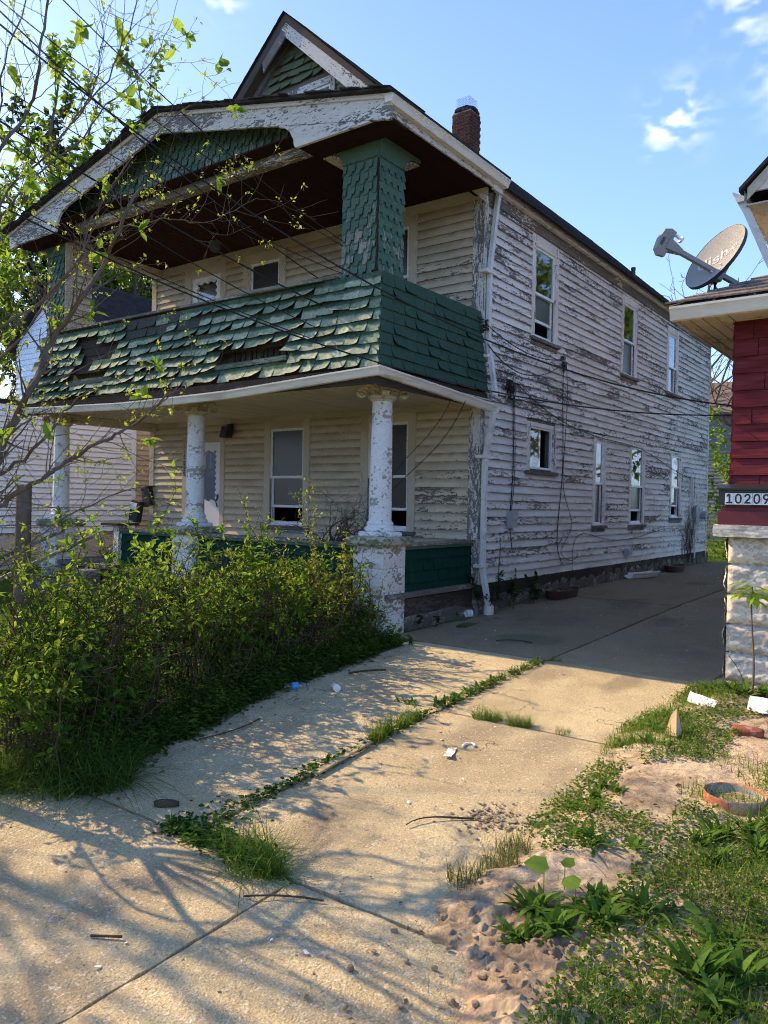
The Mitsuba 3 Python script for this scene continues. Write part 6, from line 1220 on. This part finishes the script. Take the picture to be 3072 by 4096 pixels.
WB = thing('wire_bundle', 'knot of wires and insulators under the sill of the nearest upper window', 'cable bundle'); rnd = np.random.default_rng(3); mb = MB()
for k in range(7): c = A(.08, 2.76, 4.08); t = np.linspace(0, 6.28, 12); r = rnd.uniform(.04, .09); mb.add(*tube(np.stack([c[0] + .02 * np.cos(t + k) + rnd.normal(0, .01), c[1] + rnd.normal(0, .02) + r * .6 * np.cos(t), c[2] - r + r * np.sin(t)], -1), .007, 4))
mb.put(WB + '__loops', M['black']); b = SW.box(2.72, 2.80, 4.12, 4.18, .0, .08); put(WB + '__bracket', (b[0], b[1]), M['blackm'])
WB = thing('wire_knot', 'knot of insulated cables on the wall left of the small square window', 'cable bundle'); mb = MB()
for k in range(8): c = A(.08, .9, 3.42); t = np.linspace(0, 6.28, 12); r = rnd.uniform(.04, .1); mb.add(*tube(np.stack([c[0] + .03 * np.cos(t + k), c[1] - .1 + rnd.normal(0, .04) + r * .6 * np.cos(t), c[2] - r + rnd.normal(0, .04) + r * np.sin(t)], -1), .008, 4))
mb.put(WB + '__loops', M['black']); put(WB + '__insulator', tube([(.02, .95, 3.5), (.09, .95, 3.5)], .025, 10), M['gutterw'])
WB = thing('corner_splice', 'cluster of cable splices at the house corner above the parapet', 'cable bundle'); mb = MB()
pp = [A(.09 + .03 * math.sin(k), -.05 + .06 * math.cos(k * 1.7), 4.25 - .018 * k) for k in range(10)]; mb.add(*tube(pp, .016, 6))
mb.put(WB + '__splices', M['black'])
JB = thing('junction_box', 'grey junction box on the clapboards near the downspout', 'junction box'); b = SW.box(.86, 1.06, 1.24, 1.50, .02, .10); put(JB + '__case', (b[0], b[1]), 'mat_grey_metal'); b = SW.box(.85, 1.07, 1.36, 1.51, .10, .112); put(JB + '__cover', (b[0], b[1]), 'mat_grey_metal')
EM = thing('electric_meter', 'grey electric meter with glass dome near the rear of the side wall', 'electric meter'); b = SW.box(11.2, 11.5, 1.2, 1.62, .02, .12); put(EM + '__case', (b[0], b[1]), 'mat_grey_metal'); put(EM + '__dome', tube([(.12, 11.68, 1.42), (.26, 11.68, 1.42)], .10, 16), 'mat_grey_metal', 40); b = SW.box(11.5, 11.86, 1.24, 1.6, .02, .12); put(EM + '__socket', (b[0], b[1]), 'mat_grey_metal')
put(EM + '__conduit', tube([(.06, 11.0, 2.4), (.06, 11.05, 1.62), (.06, 11.3, 1.6), (.06, 11.35, .3)], .022, 8), M['gutterw'], 40)
put(EM + '__riser', tube([(.05, 10.9, 2.45), (.05, 10.9, 1.0)], .016, 6), M['gutterw'], 40)
SB = thing('outlet_box', 'small outlet box low on the side wall between the planter pans', 'outlet box'); b = SW.box(6.1, 6.4, .58, .72, .02, .10); put(SB + '__case', (b[0], b[1]), 'mat_grey_metal'); b = SW.box(6.15, 6.28, .60, .70, .10, .125); put(SB + '__cover', (b[0], b[1]), 'mat_grey_metal')
# porch lights and letter boxes
PL = thing('porch_lantern', 'small lantern hanging under the dark balcony ceiling', 'lantern'); c = A(-4.7, -.95, 0)
v, f = lathe([(0, 6.16), (.07, 6.155), (.07, 6.13), (.02, 6.12), (.015, 6.05), (.08, 6.03), (.12, 5.99), (0, 5.985)], (0, 0, 0), 8); put(PL + '__hood', (v + c, f), M['blackm'])
v, f = lathe([(.115, 5.985), (.09, 5.86), (.06, 5.82), (0, 5.81)], (0, 0, 0), 8); put(PL + '__globe', (v + c, f), M['blind'])
PL = thing('porch_sconce', 'black angled wall lamp under the porch ceiling, right of the middle column', 'wall lamp'); b = FW.box(-5.28, -5.18, 2.80, 2.98, .03, .10); put(PL + '__plate', (b[0], b[1]), M['blackm']); b = obox((-5.30, -.10, 2.72), (.16, 0, 0), (.06, 0, .20), (0, -.16, 0)); put(PL + '__shade', (b[0], b[1]), M['blackm'])
MBX = thing('letter_box', 'black letter box hanging askew on the left end of the porch wall', 'letter box'); b = obox((-7.66, -.16, 1.40), (.22, 0, .05), (-.07, 0, .36), (0, .11, 0)); put(MBX + '__case', (b[0], b[1]), M['blackm']); b = obox((-7.72, -.18, 1.75), (.25, 0, .055), (0, .14, .0), (-.01, 0, .03)); put(MBX + '__lid', (b[0], b[1]), M['blackm'])
MBX = thing('newspaper_box', 'black tilted box below the letter box at the left porch corner', 'letter box'); b = obox((-7.95, -.3, 1.12), (.26, 0, -.04), (.10, 0, .42), (0, .12, 0)); put(MBX + '__case', (b[0], b[1]), M['blackm']); b = obox((-7.90, -.302, 1.36), (.20, 0, -.03), (.04, 0, .14), (0, -.003, 0)); put(MBX + '__flyer', (b[0], b[1]), M['litterw'])
# ================================================================== LITTER
gzf = lambda x, y: float(gz(x, y))
def simple(name, label, cat, mesh, m, smooth=False): k = nk(name); put(k, mesh, m, smooth, number=False); tag(k, label, cat); return k
mat('clear_plastic', {'type': 'thindielectric', 'int_ior': 1.4}); mat('blue_label', two(prin(rgb(.05, .28, .55), .4, .4)))
def bottle(label, p, ang, L, r, lab, capc):
    K = thing('plastic_bottle', label, 'bottle'); prof = [(0, 0), (r * .8, 0), (r, .03 * L), (r, .62 * L), (r * .9, .72 * L), (r * .4, .90 * L), (r * .38, .95 * L)]
    v, f = lathe(prof, (0, 0, 0), 14); a = math.radians(ang); d = A(math.cos(a), math.sin(a), 0); s = A(-math.sin(a), math.cos(a), 0)
    w = lambda v: A(*p) + A(0, 0, r) + v[:, 2:3] * d + v[:, :1] * s + v[:, 1:2] * A(0, 0, 1)
    v = v.copy(); v[:, :2] *= 1 + .15 * (meshkit.fbm(v * 40, 2, 3) - .5)[:, None]; put(K + '__body', (w(v), f), 'mat_clear_plastic', True)
    v, f = lathe([(r * 1.01, .3 * L), (r * 1.01, .56 * L)], (0, 0, 0), 14); put(K + '__wrapper', (w(v), f), lab); v, f = lathe([(r * .42, .94 * L), (r * .42, L), (0, L)], (0, 0, 0), 10); put(K + '__cap', (w(v), f), capc)
bottle('crushed clear bottle with a blue label at the hedge edge', (.62, -4.62, gzf(.62, -4.6)), 65, .24, .035, 'mat_blue_label', 'mat_blue_label')
bottle('clear bottle with red cap lying by the drain pipe', (.16, -.22, gzf(.1, -.3)), 238, .33, .055, M['litterw'], M['redp'])
c = A(.96, -4.31, gzf(.96, -4.31) + .03); simple('foam_cup', 'white foam cup lying near the hedge', 'cup', tube([c, c + A(.09, -.06, .0)], [.028, .036], 12), M['litterw'], 40)
mat('lath_wood', two(dif(peel((.40, .33, .20), (.34, .27, .17), (.3, .24, .15), .3))))
b = obox((2.14, -5.92, gzf(2.14, -5.9) + .02), (-.05, .66, .05), (.05, .01, 0), (0, 0, .014)); simple('wooden_lath', 'split wooden lath lying along the middle joint', 'wood strip', (b[0], b[1]), 'mat_lath_wood')
q = []; 
for i in range(9): t = i / 8; q += [A(2.66 + .07 * t - .02, -4.98 - .19 * t, gzf(2.7, -5.1) + .010 + .005 * math.sin(t * 9)), A(2.705 + .07 * t, -4.975 - .19 * t, gzf(2.7, -5.1) + .016 + .005 * math.cos(t * 7))]
simple('paint_strip', 'curled white strip of old paint lying on the driveway', 'paint flake', (np.array(q), np.array([(2 * i, 2 * i + 1, 2 * i + 3, 2 * i + 2) for i in range(8)])), M['colpaint'])
t = np.linspace(0, 4.2, 14); simple('broken_ring', 'broken pale plastic ring behind the paint strip', 'plastic ring', tube(np.stack([2.75 + .04 * np.cos(t), -4.88 + .05 * np.sin(t), np.full(14, gzf(2.75, -4.88) + .010)], -1), .008, 6), M['litterw'], 40)
tw = spline([(3.08, -6.16, gzf(3, -6.1) + .012), (3.12, -6.05, gzf(3, -6) + .02), (3.22, -5.95, gzf(3, -6) + .02), (3.36, -5.86, gzf(3, -5.9) + .012)], 10); simple('twig', 'dark curved twig lying on the driveway before the mud', 'twig', tube(tw, np.linspace(.003, .007, 10), 6), M['barkd'], True)
v, f = rock((.16, .05, .045), 5, 2, .3); simple('bark_piece', 'dark piece of bark on the left slab', 'bark', (rotz(v, 35) + A(1.70, -6.78, gzf(1.7, -6.78) + .02), f), M['barkd'], 40)
for lab, pts, r in (('long dark stick lying at the hedge edge, far end', [(.74, -3.82, 0), (.86, -3.66, .01), (.97, -3.50, 0)], .011), ('thin dark stick on the slab near the hedge, nearer', [(.95, -5.9, 0), (1.05, -5.6, .01), (1.0, -5.3, 0)], .006), ('small stick on the pavement at the lower left', [(2.55, -7.85, 0), (2.68, -7.78, .008)], .006), ('long dry stalk on the pavement before the tall grass clump', [(2.86, -7.22, 0), (3.02, -7.12, .01), (3.2, -7.02, 0)], .005), ('twig on the shaded driveway before the white pier', [(1.2, -1.6, .0), (1.4, -1.5, .015), (1.6, -1.45, .0)], .007)):
    simple('stick', lab, 'stick', tube(spline([(x, y, gzf(x, y) + .01 + z) for x, y, z in pts], 8), r, 5), M['barkd'], True)
rnd = np.random.default_rng(8); mb = MB()
for k in range(160): v, f = rock(rnd.uniform(.006, .028, 3) * A(1, 1, .35), k, 1, .3); x, y = 3.45 + rnd.normal(0, .09), -5.80 + rnd.normal(0, .09); mb.add(v + A(x, y, gzf(x, y) + .006), f)
mb.put('mud_clods', M['soil'], 40, uv=False); tag('mud_clods', 'dried mud clods crumbled on the driveway', None, None, 'stuff')
mb = MB()
for k in range(420):
    x, y = rnd.uniform(.3, 3.7), rnd.uniform(-8.4, 8); s = rnd.uniform(.004, .013) * (1 if rnd.random() < .9 else 1.8); v, f = rock(A(s, s * rnd.uniform(.6, 1.6), s * .4), k, 1, .3); mb.add(rotz(v, rnd.uniform(0, 180)) + A(x, y, gzf(x, y) + s * .15), f)
mb.put('gravel_crumbs', M['soil'], 40, uv=False); tag('gravel_crumbs', 'soil crumbs and grit scattered on the concrete', None, None, 'stuff')
mb = MB()
for k in range(260):
    x, y = (rnd.uniform(.1, 3.4), rnd.uniform(-2, 11)) if k > 30 else (rnd.uniform(2.3, 3.9), rnd.uniform(-8.2, -4)); s = rnd.uniform(.006, .018); q = np.array([(-s, -s * .6, 0), (s, -s * .4, .004), (s * .7, s * .5, .008), (-s * .6, s * .6, .002)]); mb.add(rotz(q, rnd.uniform(0, 360)) + A(x, y, gzf(x, y) + .006), [(0, 1, 2, 3)])
mb.put('paint_flakes', M['litterw'], uv=False); tag('paint_flakes', 'white paint flakes scattered on the driveway', None, None, 'stuff')
mb = MB()
for k in range(70): v, f = rock(rnd.uniform(.012, .04, 3) * A(1, 1, .6), k, 1, .35); x, y = rnd.uniform(3.6, 5.3), rnd.uniform(-7.6, -6.4); mb.add(rotz(v, rnd.uniform(0, 180)) + A(x, y, gzf(x, y) + .008), f)
mb.put('bank_stones', M['soil'], 40, uv=False); tag('bank_stones', 'small stones in the eroded front of the bank', None, None, 'stuff')
# papers, cardboard, round rim, pans, gutter scrap
def sheet(name, label, cat, corners, m, sag=.01, n=6):
    c = [A(*q) for q in corners]; u, w = np.meshgrid(np.linspace(0, 1, n + 1), np.linspace(0, 1, n + 1), indexing='ij'); u, w = u[..., None], w[..., None]
    P = c[0] * (1 - u) * (1 - w) + c[1] * u * (1 - w) + c[2] * u * w + c[3] * (1 - u) * w; P = P + A(0, 0, 1) * (meshkit.fbm(P * 14, 2, 3)[..., None] - .5) * sag * 4
    i, j = np.meshgrid(np.arange(n), np.arange(n), indexing='ij'); k = i * (n + 1) + j; V = P.reshape(-1, 3); Fq = np.stack([k, k + n + 1, k + n + 2, k + 1], -1).reshape(-1, 4)
    return simple(name, label, cat, (np.vstack([V, V - A(0, 0, .003)]), np.vstack([Fq, Fq + len(V)])), m)
g = gzf(3.9, -3.0); sheet('plastic_sheet', 'bent white panel lying in the weeds before the stone pier', 'panel', [(3.80, -3.05, g + .03), (4.04, -3.14, g + .02), (4.05, -3.06, g + .07), (3.81, -2.98, g + .10)], M['litterw'], .008)
g = gzf(4.5, -3.2); sheet('white_scrap', 'white scrap at the right edge of the frame', 'panel', [(4.30, -3.2, g + .02), (4.6, -3.3, g + .02), (4.6, -3.2, g + .13), (4.31, -3.15, g + .12)], M['litterw'], .008)
mat('cardboard', two(dif(rgb(.46, .35, .22))))
g = gzf(3.97, -4.1); simple('cardboard_piece', 'upright folded piece of brown cardboard in the weeds', 'cardboard', (np.array([(3.92, -4.06, g), (4.03, -4.16, g + .02), (4.01, -4.09, g + .21), (3.965, -4.07, g + .15), (3.95, -4.02, g), (4.06, -4.10, g + .02), (4.012, -4.085, g + .212), (3.975, -4.06, g + .15)]), np.array([(0, 1, 2, 3), (4, 5, 6, 7), (0, 3, 7, 4), (1, 2, 6, 5)])), 'mat_cardboard')
mat('brick_red', two(dif(stonepaint((.26, .09, .06), (.35, .2, .16), .6)))); v, f = rock((.22, .11, .07), 2, 2, .1); simple('brick_fragment', 'half buried red brick at the right edge of the bank', 'brick', (v + A(4.42, -3.75, gzf(4.42, -3.75) + .02), f), 'mat_brick_red', 40)
mat('terracotta', two(dif(stonepaint((.42, .17, .10), (.50, .33, .25), .55))))
RM = thing('flower_pot', 'round terracotta planter rim half sunk in the weeds at the right', 'planter'); c = A(4.60, -4.98, gzf(4.6, -4.98) + .0)
v, f = lathe([(.140, -.03), (.150, .02), (.160, .05), (.168, .055), (.172, .045), (.168, .0), (.16, -.06)], (0, 0, 0), 36); tl_ = np.array([[1, 0, 0], [0, .96, .26], [0, -.26, .96]]); put(RM + '__rim', (v + c, f), 'mat_terracotta', 40)
v, f = lathe([(.0, .0), (.10, .0), (.142, .012), (.152, .045)], (0, 0, 0), 36); put(RM + '__dish', (v + c, f), 'mat_dish_grey', 40)
mat('pan_red', two(prin(rgb(.075, .03, .03), .5, .4)))
for i, (lab, x, y, rx, ry) in enumerate((('oval dark red planter pan with weeds at the foot of the side wall', .27, 2.45, .20, .52), ('far planter pan below the rear windows of the side wall', .30, 8.8, .2, .45))):
    PN = thing('planter_pan', lab, 'planter'); v, f = lathe([(0, .01), (.82, .01), (.97, .13), (1.0, .14), (1.02, .13), (.88, .0)], (0, 0, 0), 28); put(PN + '__tub', (v * A(rx, ry, 1) + A(x, y, float(G(x, y))), f), 'mat_pan_red', 40)
    v, f = lathe([(.9, .08), (0, .10)], (0, 0, 0), 28); put(PN + '__soil', (v * A(rx, ry, 1) + A(x, y, float(G(x, y))), f), M['soil'])
    n = 40; P = A(x, y, float(G(x, y)) + .1) + rng.normal(0, 1, (n, 3)) * A(rx * .4, ry * .4, .03); labels[PN + '__weeds'] = {'kind': 'stuff'}; labels.pop(PN + '__weeds'); kk = cput(PN + '__pot_weeds', [leaves(P, rng.normal(0, 1, (n, 3)), np.tile(A(0, 0, 1), (n, 1)) + rng.normal(0, .4, (n, 3)), .07, .6, lcol(n, (.03, .08, .015), (.09, .17, .03)))], M['leafd']); labels[kk] = {'kind': 'stuff'}
GS = thing('gutter_scrap', 'bent piece of pale grey gutter lying on the driveway by the wall', 'scrap metal'); v, f = gsweep([(.10, 6.15, .11), (.30, 6.55, .12), (.36, 6.95, .13)], [(a * 1.6, z * 1.2) for a, z in KP]); put(GS + '__trough', (v, f), M['gutterw'], 35); b = obox((.08, 6.1, .12), (.3, .55, .0), (-.08, .06, .05), (0, 0, .006)); put(GS + '__flap', (b[0], b[1]), M['gutterw'])
TP = thing('cut_trunk', 'thick weathered tree stump trunk standing at the left beyond the hedge', 'tree trunk'); c = A(-3.55, -4.9, 0); put(TP + '__bole', tube(spline([c + A(0, 0, -.3), c + A(.02, 0, .6), c + A(.0, .02, 1.72)], 8), np.array([.12, .10, .09, .09, .09, .09, .09, .088]), 14), M['bark'], 50)
